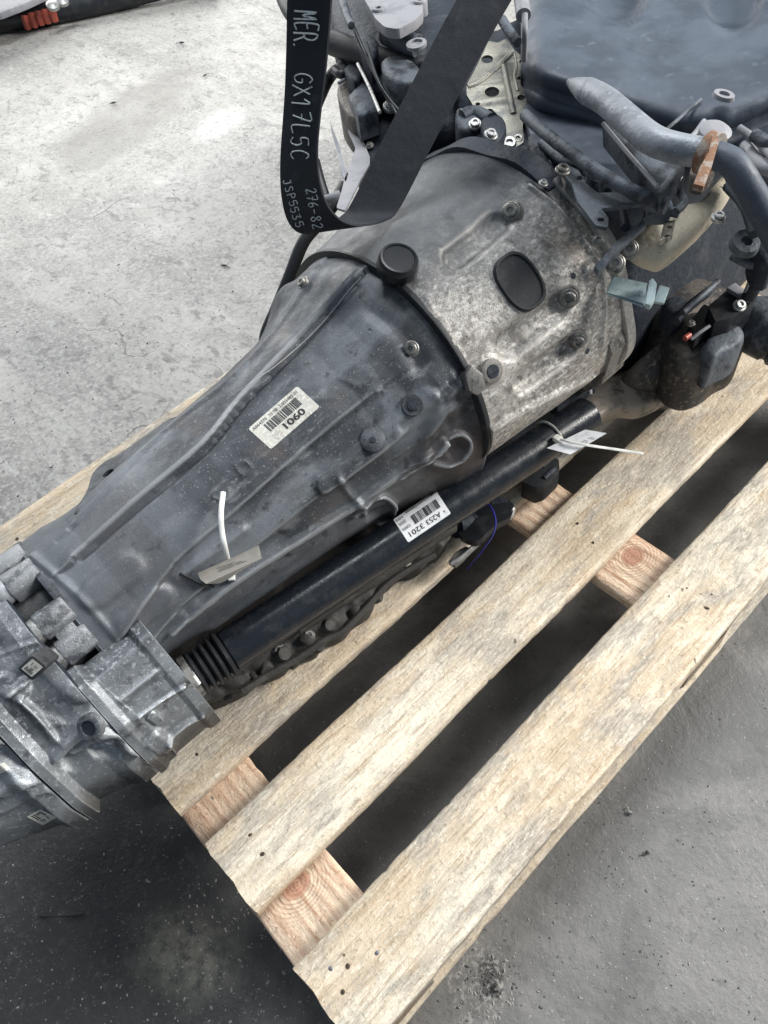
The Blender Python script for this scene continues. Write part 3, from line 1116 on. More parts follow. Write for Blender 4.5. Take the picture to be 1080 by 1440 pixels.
case_feats = [
    # long shoulder groove running the whole length, ridge on its far side
    ('step', [(508, 392), (470, 432), (420, 484), (345, 562), (286, 632), (200, 705), (110, 785)], .0085, .0012, .022),
    ('ridge', [(500, 402), (430, 480), (345, 566), (292, 632), (205, 707), (115, 785)], -.004, .003),
    ('step', [(455, 375), (400, 455), (330, 535), (230, 610), (110, 735)], .004, .0015, .02),
    # shallow facets along the top
    ('step', [(526, 556), (440, 625), (330, 722), (245, 794), (160, 905)], .0055, .001, .026),
    ('ridge', [(526, 556), (440, 625), (330, 722), (245, 794)], -.0012, .0018),
    # ledge with the two bosses
    ('flat', [(600, 565), (530, 622), (455, 680)], .0045, .010),
    ('step', [(618, 552), (530, 640), (440, 704), (330, 790), (250, 855), (205, 905)], .0050, .0012, .018),
    # pan rail
    ('flat', [(622, 624), (560, 665), (505, 705), (430, 752), (330, 815), (240, 885)], .0065, .0045),
    ('ridge', [(655, 632), (560, 700), (430, 790), (300, 880)], .004, .012), ('ridge', [(402, 408), (396, 425)], .010, .022),
    # ribs towards the tail
    
    ('ridge', [(45, 782), (110, 838), (170, 905), (200, 935)], .0020, .0035),
    ('flat', [(176, 802), (138, 832)], .0040, .017),
    ('flat', [(222, 842), (182, 874)], .0045, .015),
    ('ridge', [(250, 810), (300, 775), (340, 745)], .003, .006),
    
    # dents and recesses round the flange bolts
    ('ridge', [(526, 438), (545, 452)], -.0045, .007), ('ridge', [(566, 470), (590, 510)], -.0055, .010),
    ('ridge', [(420, 392), (415, 410)], -.004, .010),
    ('ridge', [(632, 590), (634, 596)], -.0035, .006),
    ('ridge', [(640, 540), (610, 590), (590, 640)], .005, .008), ('ridge', [(655, 585), (640, 620)], -.004, .012),
    ('ridge', [(560, 672), (600, 645), (625, 622), (648, 612), (658, 622), (648, 642), (628, 652), (606, 650)], .0045, .0028), ('ridge', [(634, 636), (646, 628)], -.0035, .005),
    ('ridge', [(496, 724), (512, 706), (535, 697), (549, 706), (549, 724), (536, 742)], .0065, .0034), ('ridge', [(522, 722), (535, 716)], -.006, .007),
    ('ridge', [(472, 672), (500, 705), (512, 722)], .003, .004), ('ridge', [(300, 700), (318, 705), (322, 690)], .0012, .002), ('step', [(655, 560), (600, 612), (560, 640)], .004, .0012, .02),
    ('ridge', [(430, 566), (470, 560)], .0008, .002), ('ridge', [(280, 840), (330, 800), (400, 752)], -.0025, .006), ('flat', [(246, 868), (214, 905)], .003, .010),
    ('ridge', [(330, 655), (345, 650), (352, 660), (340, 668), (330, 655)], .0010, .002),
    ('ridge', [(480, 535), (505, 545), (520, 530)], .0012, .003), ('ridge', [(560, 600), (640, 560)], -.0025, .004),
]
case = revolved('main_case', -.027, .404, 330, 300, rc, .115, case_feats, CASE, gb, 5)
case_b = bvh_of(case)

bell_feats = [
    ('flat', [(700, 312), (668, 340), (640, 362)], -.0075, .012),
    ('flat', [(786, 430), (752, 456), (716, 484)], -.0105, .013),
    ('flat', [(798, 492), (770, 512), (736, 536)], -.0105, .012),
    ('flat', [(724, 386), (738, 406)], .0020, .027),
    ('ridge', [(745, 262), (790, 300), (840, 372), (850, 425), (845, 490)], .0035, .004),
    ('ridge', [(690, 560), (760, 515), (840, 500)], .0015, .003),
    ('step', [(690, 600), (760, 560), (830, 528)], .006, .0012, .02),
    ('flat', [(690, 522), (691, 523)], .0040, .013),
    ('ridge', [(610, 440), (600, 420)], .0018, .004), ('ridge', [(640, 300), (700, 250)], -.003, .010),
    ('ridge', [(610, 500), (655, 470)], .0012, .003), ('flat', [(835, 372), (826, 380)], .004, .006),
    ('flat', [(610, 360), (590, 385)], .0022, .012),
]


def rbf(x, phi):
    return rad_bell(x, phi)


bell = revolved('bell_housing', .402, .618, 230, 340, rbf, .175, bell_feats, BELL, gb, 9)
bell_b = bvh_of(bell)


def hoop(mb, x0, x1, prof, n=160, phi0=-math.pi, phi1=math.pi):
    """ring about the gearbox axis: prof(phi, t) gives radius for the 4 corners."""
    vs, fs = [], []
    full = abs(phi1 - phi0 - 2 * math.pi) < 1e-6
    for k in range(n + (0 if full else 1)):
        ph = phi0 + (phi1 - phi0) * k / n
        a, b = prof(ph)
        for (x, r) in ((x0, a), (x0, b), (x1, b), (x1, a)):
            vs.append((x, AY - r * math.sin(ph), AZ + r * math.cos(ph)))
    m = n if full else n
    tot = len(vs)
    for k in range(m):
        for j in range(4):
            j2 = (j + 1) % 4
            fs.append((4 * k + j, 4 * k + j2, (4 * k + 4 + j2) % tot, (4 * k + 4 + j) % tot))
    if not full:
        fs.append((3, 2, 1, 0))
        fs.append((tot - 4, tot - 3, tot - 2, tot - 1))
    mb.add(vs, fs)
    return mb


def fl_r(ph):
    x = float(rad_bell(np.array(.402), np.array(ph)))
    return x


mb = MB()
hoop(mb, .398, .4045, lambda p: (.13, fl_r(p) + .0005))
fixnormals(mb.obj('gasket', RUBBER, gb, bevel=.0012))
mb = MB()
hoop(mb, .612, .627, lambda p: (.13, float(rad_bell(np.array(.62), np.array(p))) + .006 + .003 * math.sin(p * 9)), 160, math.radians(20), math.radians(290))
o = fixnormals(mb.obj('bell_flange', BELL, gb, bevel=.002))
flange_b = bvh_of(o)

mb = MB()
hoop(mb, .600, .629, lambda p: (.13, float(rad_bell(np.array(.61), np.array(p))) + .004 + .002 * math.sin(p * 13)), 70, math.radians(-75), math.radians(22))
fixnormals(mb.obj('back_plate', ENGDK, gb, bevel=.004))
# big lug bulging out of the flange beside the engine
lug = [(846, 424), (882, 424), (895, 470), (878, 514), (842, 532), (840, 480)]
mb = MB()
L3 = [pxx(p, .630) for p in lug]
L4 = [q_ - Vector((.045, 0, 0)) for q_ in L3]
k = len(L3)
mb.add(L3 + L4, [tuple(range(k)), tuple(reversed(range(k, 2 * k)))] + [(i, i + k, (i + 1) % k + k, (i + 1) % k) for i in range(k)])
fixnormals(mb.obj('flange_lug', BELL_S, gb, bevel=.005))

# bolts on bell and case
for p, r in (((720, 298), .0072), ((800, 417), .0072), ((812, 477), .0066)):
    l, n = hit(bell_b, p)
    ax = Vector((-.75, n.y * .8, n.z * .8)).normalized()
    mb = MB()
    cyl(mb, l - ax * .006, ax, [(r * 1.6, 0), (r * 1.6, .0085), (r * 1.45, .0095)], 24)
    bs = mb.obj('bolt_boss', BELL_S, gb)
    bolt('bolt', l + ax * .0035, ax, r, STEELDK, bs)
for p, r in (((427, 398), .0055), ((578, 491), .0062)):
    l, n = hit(case_b, p)
    ax = Vector((-.6, n.y, n.z)).normalized()
    bolt('flange_bolt', l, ax, r, STEELDK, gb)
for p, r, r2 in (((524, 619), .0125, .003), ((580, 570), .011, .0055)):
    l, n = hit(case_b, p)
    mb = MB()
    cyl(mb, l - n * .006, n, [(r, 0), (r, .0075), (r * .93, .0082), (r2, .0082), (r2, .002), (r2 * .05, .002)], 28)
    mb.obj('threaded_boss', CASE_S, gb)
    mb = MB()
    cyl(mb, l - n * .005, n, [(r2 * .97, 0), (r2 * .97, .0085)], 16)
    mb.obj('boss_hole', ENGDK, gb)
l, n = hit(bell_b, (691, 522))
mb = MB()
cyl(mb, l - n * .004, n, [(.0125, 0), (.0125, .006), (.0115, .0068), (.007, .0068), (.007, .001), (.0003, .001)], 28)
mb.obj('dowel_boss', BELL_S, gb)
mb = MB()
cyl(mb, l - n * .003, n, [(.0069, 0), (.0069, .0068)], 18)
mb.obj('dowel_hole', ENGDK, gb)
# small dark screw holes beside the bolts
for p in ((806, 388), (826, 494)):
    l, n = hit(bell_b, p)
    mb = MB()
    cyl(mb, l - n * .002, n, [(.0035, 0), (.0035, .0024)], 14)
    mb.obj('screw_hole', ENGDK, gb)

# oval black inspection plug
l, n = hit(bell_b, (731, 396))
n = n.normalized()
la, lb = hit(bell_b, (712, 367))[0], hit(bell_b, (752, 424))[0]
up = (la - lb).normalized()
u = up.cross(n).normalized()
up = n.cross(u)


def oval(rx, ry, h, k=40):
    out = []
    for i in range(k):
        a = 2 * math.pi * i / k
        c, s = math.cos(a), math.sin(a)
        e = 2 / 2.6
        out.append(l + u * (rx * math.copysign(abs(c) ** e, c)) + up * (ry * math.copysign(abs(s) ** e, s)) + n * h)
    return out


mb = MB()
prof = [(k_[0] * .77, k_[1] * .76, k_[2] * .8) for k_ in [(.0305, .0405, -.008), (.0305, .0405, .002), (.029, .039, .0036), (.0262, .0362, .0036), (.0252, .0352, .0012), (.001, .001, .0016)]]
vs = [p for (a, b, h) in prof for p in oval(a, b, h)]
fs = [(i * 40 + k, i * 40 + (k + 1) % 40, (i + 1) * 40 + (k + 1) % 40, (i + 1) * 40 + k) for i in range(len(prof) - 1) for k in range(40)]
mb.add(vs, fs)
fixnormals(mb.obj('inspection_plug', RUBBER, gb, angle=35))

# round black breather cap standing on the seam
l, n = hit(bell_b, (556, 384))
n = Vector((.03, n.y * .5 - .25, n.z)).normalized()
mb = MB()
R_ = .0203
cyl(mb, l - n * .004, n, [(.015, 0), (.015, .010), (R_, .011), (R_ * 1.02, .018), (R_ * .98, .0235), (R_ * .9, .026), (R_ * .80, .0262), (R_ * .76, .0248), (R_ * .1, .0248)], 48)
mb.obj('breather_cap', M('cap_gloss_black', (.008, .009, .011), .28, 0, [(60, 5, (.02, .022, .025), .55, .7)], [], .5), gb, angle=35)

# clip on the seam
mb = MB()
cp = [(655, 528), (664, 513), (682, 528), (684, 546), (672, 557), (660, 550)]
l, n = hit(bell_b, (672, 538))
loop = [ppl(p, l + n * .006, n) for p in cp]
prism(mb, loop, n, .014)
mb.obj('seam_clip', STEELDK, gb, bevel=.002)

# label with bar code on the case
d = Decal(case_b, (381, 632), (450, 572), (349, 603))
lab = d.sheet('sticker', PAPER, gb, .0004)
lab['label'] = 'pale rectangular sticker printed 1060 with a bar code'
d.items('lettering', PRINT, lab, .0007,
        texts=[('1060', .40, .16, .80, .22, .03), ('A064370  25 08  2.003485 01', .04, .82, .93, .105, .0)],
        bars=barcode(.20, .86, .44, .76, 26, 3))
# hairline scratch across the case
mb = MB()
sc_ = [(508, 390), (492, 407), (475, 428), (455, 452), (432, 476), (405, 500), (380, 520), (350, 540), (318, 562)]
P = []
for q in catmull([Vector((a, b, 0)) for a, b in sc_], 5):
    P.append(hit(case_b, (q.x, q.y), .0002)[0])
tube(mb, P, lambda t: .0006 * (1 - .8 * t), 5, smooth=False)
mb.obj('scratch', SCRATCH, gb)

# lug with a hole on the far shoulder of the case
x_, phi_ = .092, math.radians(-50)
ol = [(104, 722), (122, 690), (130, 666), (146, 650), (168, 638), (205, 612), (240, 588), (256, 590), (226, 622), (176, 668), (128, 706)]
pn = Vector((0, .375, .927)).normalized()
po = Vector((.09, AY, AZ)) + pn * .0930
mb = MB()
hl = ring(ppl((152, 665), po, pn), pn, .0062, 18)
prism(mb, smoothloop([ppl(p, po, pn) for p in ol], 4), pn, .012, [hl])
fixnormals(mb.obj('lifting_lug', CASE_S, gb, bevel=.0015, angle=45))
# oil pan under the case, resting on the planks
nPx, nPs = 150, 46
vs, fs = [], []
for i in range(nPx):
    x = .012 + (.372 - .012) * i / (nPx - 1)
    wmax = float(np.interp(x, [.012, .03, .05, .077, .121, .143, .17, .229, .26, .283, .335, .372], [.09, .104, .110, .117, .124, .134, .139, .138, .131, .134, .146, .14]))
    wmax += .0022 * math.sin(x * 150) + .002 * math.sin(x * 63 + 1)
    prof = [(-.085, .098), (-.098, .094), (-.106, .084), (-wmax * .93, .066), (-wmax, .060), (-wmax, .048), (-wmax + .006, .044), (-wmax + .010, .020), (-wmax + .016, .0004), (0, .0004), (.10, .0004), (.115, .03), (.115, .09), (.0, .098)]
    ls = [0]
    for a, b in zip(prof[:-1], prof[1:]):
        ls.append(ls[-1] + math.hypot(b[0] - a[0], b[1] - a[1]))
    for j in range(nPs):
        t = (j / (nPs - 1)) ** 1.7 * ls[-1] if True else 0
        a = float(np.interp(t, ls, [q[0] for q in prof]))
        z = float(np.interp(t, ls, [q[1] for q in prof]))
        if .002 < z < .09 and a < 0:
            cell = math.sin(x * 120 + 2 * math.sin(t * 90)) * math.sin(t * 210 + 1.3 * math.sin(x * 60))
            bump = .0045 * max(-.6, min(.8, cell * 1.6)) + .002 * noise.noise(Vector((x * 110, t * 110, 3)))
            z += bump * .8
            a -= bump * .5
        vs.append((x, AY + a, max(z, .0003)))
for i in range(nPx - 1):
    for j in range(nPs):
        j2 = (j + 1) % nPs
        fs.append((i * nPs + j, i * nPs + j2, (i + 1) * nPs + j2, (i + 1) * nPs + j))
fs.append(tuple(range(nPs)))
fs.append(tuple((nPx - 1) * nPs + j for j in range(nPs)))
pan = fixnormals(link('oil_pan', vs, fs, PAN, gb, angle=60))
pan_b = bvh_of(pan)
for p in [(345, 965), (375, 940), (398, 920), (430, 900), (462, 880), (320, 978), (412, 932), (447, 908), (500, 862), (530, 838), (358, 950)]:
    l, n = hit(pan_b, p)
    if l is None:
        continue
    mb = MB()
    r = random.uniform(.006, .0105)
    cyl(mb, l - n * .006, n, [(r, 0), (r * .95, .006), (r * .7, .0115), (r * .2, .0125)], 14)
    mb.obj('pan_boss', PAN, gb)
for p in [(434, 893), (570, 792), (392, 914)]:
    l, n = hit(pan_b, p)
    if l is not None:
        bolt('pan_bolt', l, (0, -.5, .8), .0055, STEELDK, gb)
mb = MB()
tube(mb, [pz(p, .062) for p in [(340, 972), (380, 948), (425, 922), (458, 900), (482, 888), (512, 858), (545, 822), (580, 798), (612, 780)]], .0042, 8)
mb.obj('pan_rim', PAN, gb)
mb = MB()
tube(mb, [pz(p, .088) for p in [(420, 885), (470, 852), (540, 808), (600, 766), (640, 740)]], .0045, 8, flat=2.2, up=(0, 0, 1))
mb.obj('cable_duct', PAN, gb)
# under-structure that carries the bell end on the planks
mb = MB()
xloft(mb, [(.37, [(AY - .09, .0), (AY - .105, .05), (AY - .09, .12), (AY + .09, .12), (AY + .10, .05), (AY + .09, .0)]),
           (.60, [(AY - .09, .0), (AY - .11, .05), (AY - .09, .12), (AY + .09, .12), (AY + .10, .05), (AY + .09, .0)])])
fixnormals(mb.obj('sump_skirt', ENGDK, gb, bevel=.006))

# ------------------------------------------------------------------ transfer case at the tail
def sec(pts):
    return [(AY + a, AZ + b) for a, b in pts]


S1 = [(.075, -.03), (.07, .03), (.03, .068), (-.02, .074), (-.06, .05), (-.085, .0), (-.08, -.05), (-.03, -.09), (.03, -.09)]
mb = MB()
xloft(mb, [(-.066, sec(S1)), (-.024, sec(S1))])
fixnormals(mb.obj('adapter_ring', TRANSDK, gb, bevel=.006))
# rear flange of the main case
mb = MB()
hoop(mb, -.030, -.022, lambda p: (.05, .0875 + .0015 * math.sin(7 * p)))
fixnormals(mb.obj('tail_flange', CASE_S, gb, bevel=.002))

S2 = [(.085, -.07), (.088, .02), (.062, .072), (.01, .088), (-.05, .080), (-.092, .058), (-.128, .020), (-.154, -.035), (-.154, -.078), (-.118, -.112), (-.03, -.128), (.05, -.115)]
S2c = [(a * 1.05, b * 1.05) for a, b in S2]


def star(poly, smooth=5):
    """radius of a star-shaped outline as a function of phi, corners rounded."""
    ph = np.linspace(-math.pi, math.pi, 720, endpoint=False)
    out = np.zeros(720)
    for i, t in enumerate(ph):
        dy, dz = -math.sin(t), math.cos(t)
        best = 0
        for (a, b), (c, e) in zip(poly, poly[1:] + poly[:1]):
            ex, ey = c - a, e - b
            den = dy * ey - dz * ex
            if abs(den) < 1e-9:
                continue
            r = (a * ey - b * ex) / den
            s = (a * dz - b * dy) / den
            if r > 0 and -1e-6 <= s <= 1 + 1e-6:
                best = max(best, r)
        out[i] = best
    k = np.ones(2 * smooth + 1) / (2 * smooth + 1)
    out = np.convolve(np.r_[out[-smooth:], out, out[:smooth]], k, 'valid')
    return lambda p: np.interp(p, np.r_[ph, math.pi], np.r_[out, out[0]])


st2 = star(S2)
rf2 = lambda x, p: st2(p) * np.interp(x, [-.13, -.120, -.113, -.085, -.073, -.06], [.955, .955, .90, .95, 1.0, 1.0])
tf = [
    ('ridge', [(28, 985), (52, 1008), (78, 1040)], .0045, .003),
    ('flat', [(80, 1062), (100, 1034), (135, 1006), (165, 990)], .0075, .0055),
    ('flat', [(40, 960), (70, 985), (100, 1000)], -.003, .012),
    ('flat', [(100, 1068), (122, 1050), (150, 1052)], -.012, .010),
    ('ridge', [(130, 1010), (150, 1003), (172, 1012), (195, 1040)], .006, .005),
    ('ridge', [(108, 1066), (150, 1046), (200, 1050)], .006, .004),
    ('flat', [(135, 1035), (165, 1040), (185, 1046)], .006, .008),
    ('flat', [(0, 960), (25, 972)], .004, .009), ('ridge', [(12, 975), (36, 958)], .005, .004),
    ('ridge', [(0, 920), (60, 900)], .0015, .003), ('flat', [(105, 968), (110, 972)], .006, .010),
]
tbody = revolved('transfer_body', -.128, -.0605, 110, 420, rf2, .13, tf, TRANS, gb, 3, rough=.0007)
tb_b = bvh_of(tbody)
S3 = [(a * 1.03 - .004, b * 1.03) for a, b in S2]
st3 = star(S3)
rf3 = lambda x, p: st3(p) * np.interp(x, [-.32, -.22, -.17, -.15, -.142, -.13], [.48, .66, .78, .83, .90, .90])
tf3 = [('flat', [(0, 1110), (30, 1096), (62, 1086), (84, 1084)], .007, .006), ('flat', [(0, 1060), (22, 1064), (40, 1076)], -.008, .009),
       ('ridge', [(-30, 1030), (10, 1045), (18, 1038)], .006, .005), ('ridge', [(0, 1140), (60, 1110), (120, 1118)], .003, .004)]
rear = revolved('rear_cover', -.31, -.130, 120, 360, rf3, .13, tf3, TRANS, gb, 4, rough=.0007)
rear_b = bvh_of(rear)
# housing of the front output
OH = [(-.066, .010), (-.080, .042), (-.106, .044), (-.140, .006), (-.157, -.040), (-.152, -.085), (-.115, -.105), (-.072, -.075)]
cxh, czh = -.110, -.028
sth = star([(a - cxh, b - czh) for a, b in OH], 4)
rfh = lambda x, p: sth(p) * np.interp(x, [-.06, -.052, -.046, -.002, .003, .0135], [1.0, 1.0, .93, .93, 1.0, 1.0])
hf = [('ridge', [(172, 985), (200, 962), (222, 945)], .0035, .003), ('ridge', [(196, 1008), (232, 982), (258, 966)], .004, .0028),
      ('ridge', [(232, 1040), (258, 1018), (282, 1006)], .004, .0028), ('flat', [(212, 1005), (222, 1012)], .004, .005),
      ('flat', [(215, 1036), (238, 1050)], .004, .009), ('step', [(196, 1008), (225, 1030), (255, 1070)], .003, .001, .02)]
oh = revolved('output_housing', -.0595, .0135, 110, 260, rfh, .06, hf, TRANS, gb, 6, cy=AY + cxh, cz=AZ + czh, rough=.0005)
oh_b = bvh_of(oh)
# seam line between the halves
for xs_, ss in ((-.0602, S2), (-.129, [(a * .92, b * .92) for a, b in S2])):
    mb = MB()
    xloft(mb, [(xs_ - .0012, sec([(a * .99, b * .99) for a, b in ss])), (xs_ + .0012, sec([(a * .99, b * .99) for a, b in ss]))])
    fixnormals(mb.obj('seam', ENGDK, gb))
# bolt lugs with hexagon heads between gearbox and transfer case
rl = lambda x, p: .086 + 0 * x
for p_, m_ in (((76, 868), ALU), ((106, 908), ALU), ((160, 950), ALU), ((27, 812), TRANS), ((-6, 800), TRANS), ((190, 990), TRANS)):
    xx_, ph_ = to_polar(p_, rl)
    a = ph_
    r0 = .083
    c = Vector((-.054, AY - r0 * math.sin(a), AZ + r0 * math.cos(a)))
    up_ = Vector((0, -math.sin(a), math.cos(a)))
    mb = MB()
    u_ = up_.cross(Vector((1, 0, 0)))
    sq = [(-.0135, -.02), (-.0135, .003), (-.010, .009), (0, .011), (.010, .009), (.0135, .003), (.0135, -.02)]
    L0_ = [c + u_ * q + up_ * w_ for q, w_ in sq]
    L1_ = [c + u_ * q * .95 + up_ * w_ * .85 + Vector((.030, 0, 0)) for q, w_ in sq]
    k = len(sq)
    mb.add(L0_ + L1_, [tuple(range(k)), tuple(reversed(range(k, 2 * k)))] + [(i, i + k, (i + 1) % k + k, (i + 1) % k) for i in range(k)])
    lg = fixnormals(mb.obj('bolt_lug', TRANS_S, gb, bevel=.0022))
    mb = MB()
    cyl(mb, c + Vector((.002, 0, 0)) - up_ * .002, (-1, 0, 0), [(.0118, 0), (.0122, .006), (.0118, .011), (.0095, .0135), (.004, .0138)], 20)
    fixnormals(mb.obj('bolt_head', m_, lg))
mb = MB()
hoop(mb, -.048, -.030, lambda p: (.06, .087), 30, to_polar((76, 868), rl)[1], to_polar((106, 908), rl)[1])
fixnormals(mb.obj('lug_web', TRANS_S, gb, bevel=.003))
l, n = hit(tb_b, (128, 1022))
mb = MB()
cyl(mb, l - n * .004, n, [(.0115, 0), (.0115, .007), (.010, .008), (.007, .008), (.007, .002), (.0004, .002)], 22)
mb.obj('filler_boss', TRANS_S, gb)
mb = MB()
cyl(mb, l - n * .003, n, [(.0069, 0), (.0069, .006)], 18)
mb.obj('filler_hole', ENGDK, gb)
# sensor with sticker
l, n = hit(tb_b, (45, 942))
n = (n + Vector((0, 0, .3))).normalized()
mb = MB()
sl = [ppl(p, l + n * .014, n) for p in [(24, 940), (45, 921), (66, 938), (45, 958)]]
prism(mb, roundpoly(sl, .003), n, .022)
sen = fixnormals(mb.obj('sensor', TRANSDK, gb, bevel=.0015))
sen_b = bvh_of(sen)


def tinysticker(o, r, u, bvh, seed, parent):
    d = Decal(bvh, o, r, u)
    s = d.sheet('sticker', PAPER, parent, .0004, 10, 10)
    rnd = random.Random(seed)
    bars = [(.12, .12 + rnd.uniform(.15, .45), y, y + .07) for y in (.2, .34, .48, .62, .76)] + [(.62, .62 + rnd.uniform(.1, .25), y, y + .05) for y in (.25, .4, .7)]
    d.items('print', PRINT, s, .0007, bars=bars)


tinysticker((45, 952), (61, 938), (30, 940), sen_b, 1, gb)
tinysticker((37, 1148), (60, 1160), (57, 1137), rear_b, 2, gb)
tinysticker((-18, 1082), (6, 1072), (-10, 1092), rear_b, 3, gb)





def pillow(mb, loop, n, th, h, steps=((1, 0), (.93, .55), (.8, .85), (.5, 1), (.02, 1.05)), drop=0.0):
    """domed plate: outline loop rising by h towards its middle, th thick below."""
    n = Vector(n).normalized()
    c = sum((Vector(p) for p in loop), Vector()) / len(loop)
    k = len(loop)
    vs, fs = [Vector(p) - n * th for p in loop], []
    for s, q in steps:
        vs += [c + (Vector(p) - c) * s + n * (h * q) for p in loop]
    for i in range(len(steps)):
        for j in range(k):
            j2 = (j + 1) % k
            fs.append((i * k + j, i * k + j2, (i + 1) * k + j2, (i + 1) * k + j))
    fs.append(tuple(range(k)))
    fs.append(tuple(len(steps) * k + j for j in range(k)))
    mb.add(vs, fs)
    return mb


def plate(name, px, z, th, mat, parent, holes=(), n=(0, 0, 1), bevel=.0012, rnd=0.0, sm=0):
    """flat plate cut to a traced outline, lying at height z at its first point."""
    o = pz(px[0], z)
    loop = [ppl(p, o, n) for p in px]
    if rnd:
        loop = roundpoly(loop, rnd)
    if sm:
        loop = smoothloop(loop, sm)
    hs = []
    for (c, r, *e) in holes:
        hs.append(ring(ppl(c, o, n), n, r, 14, *(e[:1])))
    mb = MB()
    prism(mb, loop, n, th, hs)
    return fixnormals(mb.obj(name, mat, parent, bevel=bevel, angle=35))


def dome(name, px, z, th, h, mat, parent, n=(0, 0, 1), sm=4, **kw):
    o = pz(px[0], z)
    loop = [ppl(p, o, n) for p in px]
    if sm:
        loop = smoothloop(loop, sm)
    mb = MB()
    pillow(mb, loop, n, th, h, **kw)
    return fixnormals(mb.obj(name, mat, parent, angle=55))


def hose(name, px, zs, r, mat, parent, segs=14, sub=8, flat=1.0, up=None):
    P = [pz(p, z) for p, z in zip(px, zs if hasattr(zs, '__len__') else [zs] * len(px))]
    mb = MB()
    tube(mb, P, r, segs, sub, flat, up)
    return mb.obj(name, mat, parent)


# ------------------------------------------------------------------ drive shaft beside the gearbox
A_ = pz((314, 921), .130)
B_ = pz((775, 617), .112)
ad = (B_ - A_).normalized()
RS = .0228
ds = thing('drive_shaft', 'glossy black tubular drive shaft with white barcode label beside the gearbox', 'drive shaft', tuple(A_))
mb = MB()
cyl(mb, A_ + ad * .004, ad, [(RS * .9, 0), (RS, .002), (RS, (B_ - A_).length + .058), (RS * .9, (B_ - A_).length + .060)], 64)
sh = fixnormals(mb.obj('shaft_tube', SHAFT, ds))
sh_b = bvh_of(sh)
mb = MB()
prof = []
for k in range(5):
    h = -.034 + k * .0078
    r = .0262 - .0006 * (4 - k)
    prof += [(r - .006, h), (r, h + .0025), (r, h + .0045), (r - .006, h + .0075)]
cyl(mb, A_, ad, prof, 40)
fixnormals(mb.obj('rubber_bellows', RUBBER, ds))
mb = MB()
cyl(mb, A_ - ad * .066, ad, [(.030, 0), (.030, .020), (.0225, .022), (.0215, .036)], 32)
fixnormals(mb.obj('end_joint', BLACK, ds))
mb = MB()
cyl(mb, A_ - ad * .041, ad, [(.0232, 0), (.0232, .007)], 32)
fixnormals(mb.obj('hose_clamp', STEELDK, ds))
mb = MB()
q = pz((272, 950), .145)
cyl(mb, q, (.2, -.6, .8), [(.006, -.006), (.006, .004), (.005, .005)], 8)
tube(mb, [pz((266, 938), .148), pz((272, 950), .148), pz((280, 962), .142)], .0032, 8)
fixnormals(mb.obj('clamp_screw', ALU, ds))
d = Decal(sh_b, (613, 690), (553, 731), (634, 722))
lb = d.sheet('label', PAPERW, ds, .0004, 26, 18, .04)
lb['label'] = 'white label with bar code and A253 3201 wrapped round the tube'
d.items('lettering', PRINT, lb, .0008,
        texts=[('A253', .17, .70, .50, .19, .012), ('3201', .57, .70, .90, .19, .012), ('Q003', .78, .47, .96, .10, 0), ('ZGS', .80, .25, .96, .10, 0), ('101', .82, .08, .96, .09, 0)],
        bars=barcode(.10, .70, .26, .60, 24, 9) + [(.02 + .038 * i, .02 + .038 * i + .016, .02, .10) for i in range(19)])
# three pointed star emblem
mb = MB()
st = []
for k in range(6):
    a = math.pi / 2 + k * math.pi / 3
    rr = (.075 if k % 2 == 0 else .018)
    st.append(d.at(.09 + rr * math.cos(a) * .5, .80 + rr * math.sin(a), .0008))
mb.add(st + [d.at(.09, .80, .0008)], [(k, (k + 1) % 6, 6) for k in range(6)])
mb.obj('emblem', PRINT, lb, smooth=False)

# white zip tie with a tag on the shaft
tg = thing('zip_tie_tag', 'white card tag held by a long zip tie looped round the drive shaft', 'tag', tuple(pz((775, 612), .13)))
tp = B_ - ad * .002
mb = MB()
u, v, n_ = frame(ad)
tube(mb, [tp + (u * math.cos(a) + v * math.sin(a)) * (RS + .0012) for a in np.linspace(0, 2 * math.pi, 33)], .0022, 8, flat=.5, smooth=False)
mb.obj('tie_loop', ZIP, tg)
mb = MB()
hd = pz((784, 617), .135)
u2 = (pz((795, 618), .137) - hd).normalized()
box_ = [hd + Vector((a * .004, b * .0045, c * .003)) for a in (-1, 1) for b in (-1, 1) for c in (-1, 1)]
mb.add(box_, [(0, 1, 3, 2), (4, 6, 7, 5), (0, 4, 5, 1), (2, 3, 7, 6), (0, 2, 6, 4), (1, 5, 7, 3)])
fixnormals(mb.obj('tie_head', ZIP, tg, bevel=.001))
card = [(769, 630), (823, 604), (853, 609), (802, 639)]
cz = .135
cp_ = [pz(card[0], cz), pz(card[1], cz + .002), pz(card[2], cz + .004), pz(card[3], cz + .002)]
nn = (cp_[1] - cp_[0]).cross(cp_[3] - cp_[0]).normalized()
nn = nn if nn.z > 0 else -nn
mb = MB()
prism(mb, cp_, nn, .0006)
co = fixnormals(mb.obj('card', PAPERW, tg))
cb = bvh_of(co)
d = Decal(cb, (769, 630), (802, 639), (823, 604))
d.items('print', PRINT, co, .0004, bars=[(.55 + (i % 2) * .03, .88 - (i % 3) * .06, .50 + .055 * i, .50 + .055 * i + .012) for i in range(7)])
tail = [(783, 616), (800, 621), (826, 626), (860, 631), (905, 638)]
P = [pz(p, z) for p, z in zip(tail, (.135, .1405, .142, .136, .13))]
mb = MB()
tube(mb, P, .0021, 8, flat=.45, up=(0, 0, 1))
mb.obj('tie_tail', ZIP, tg)

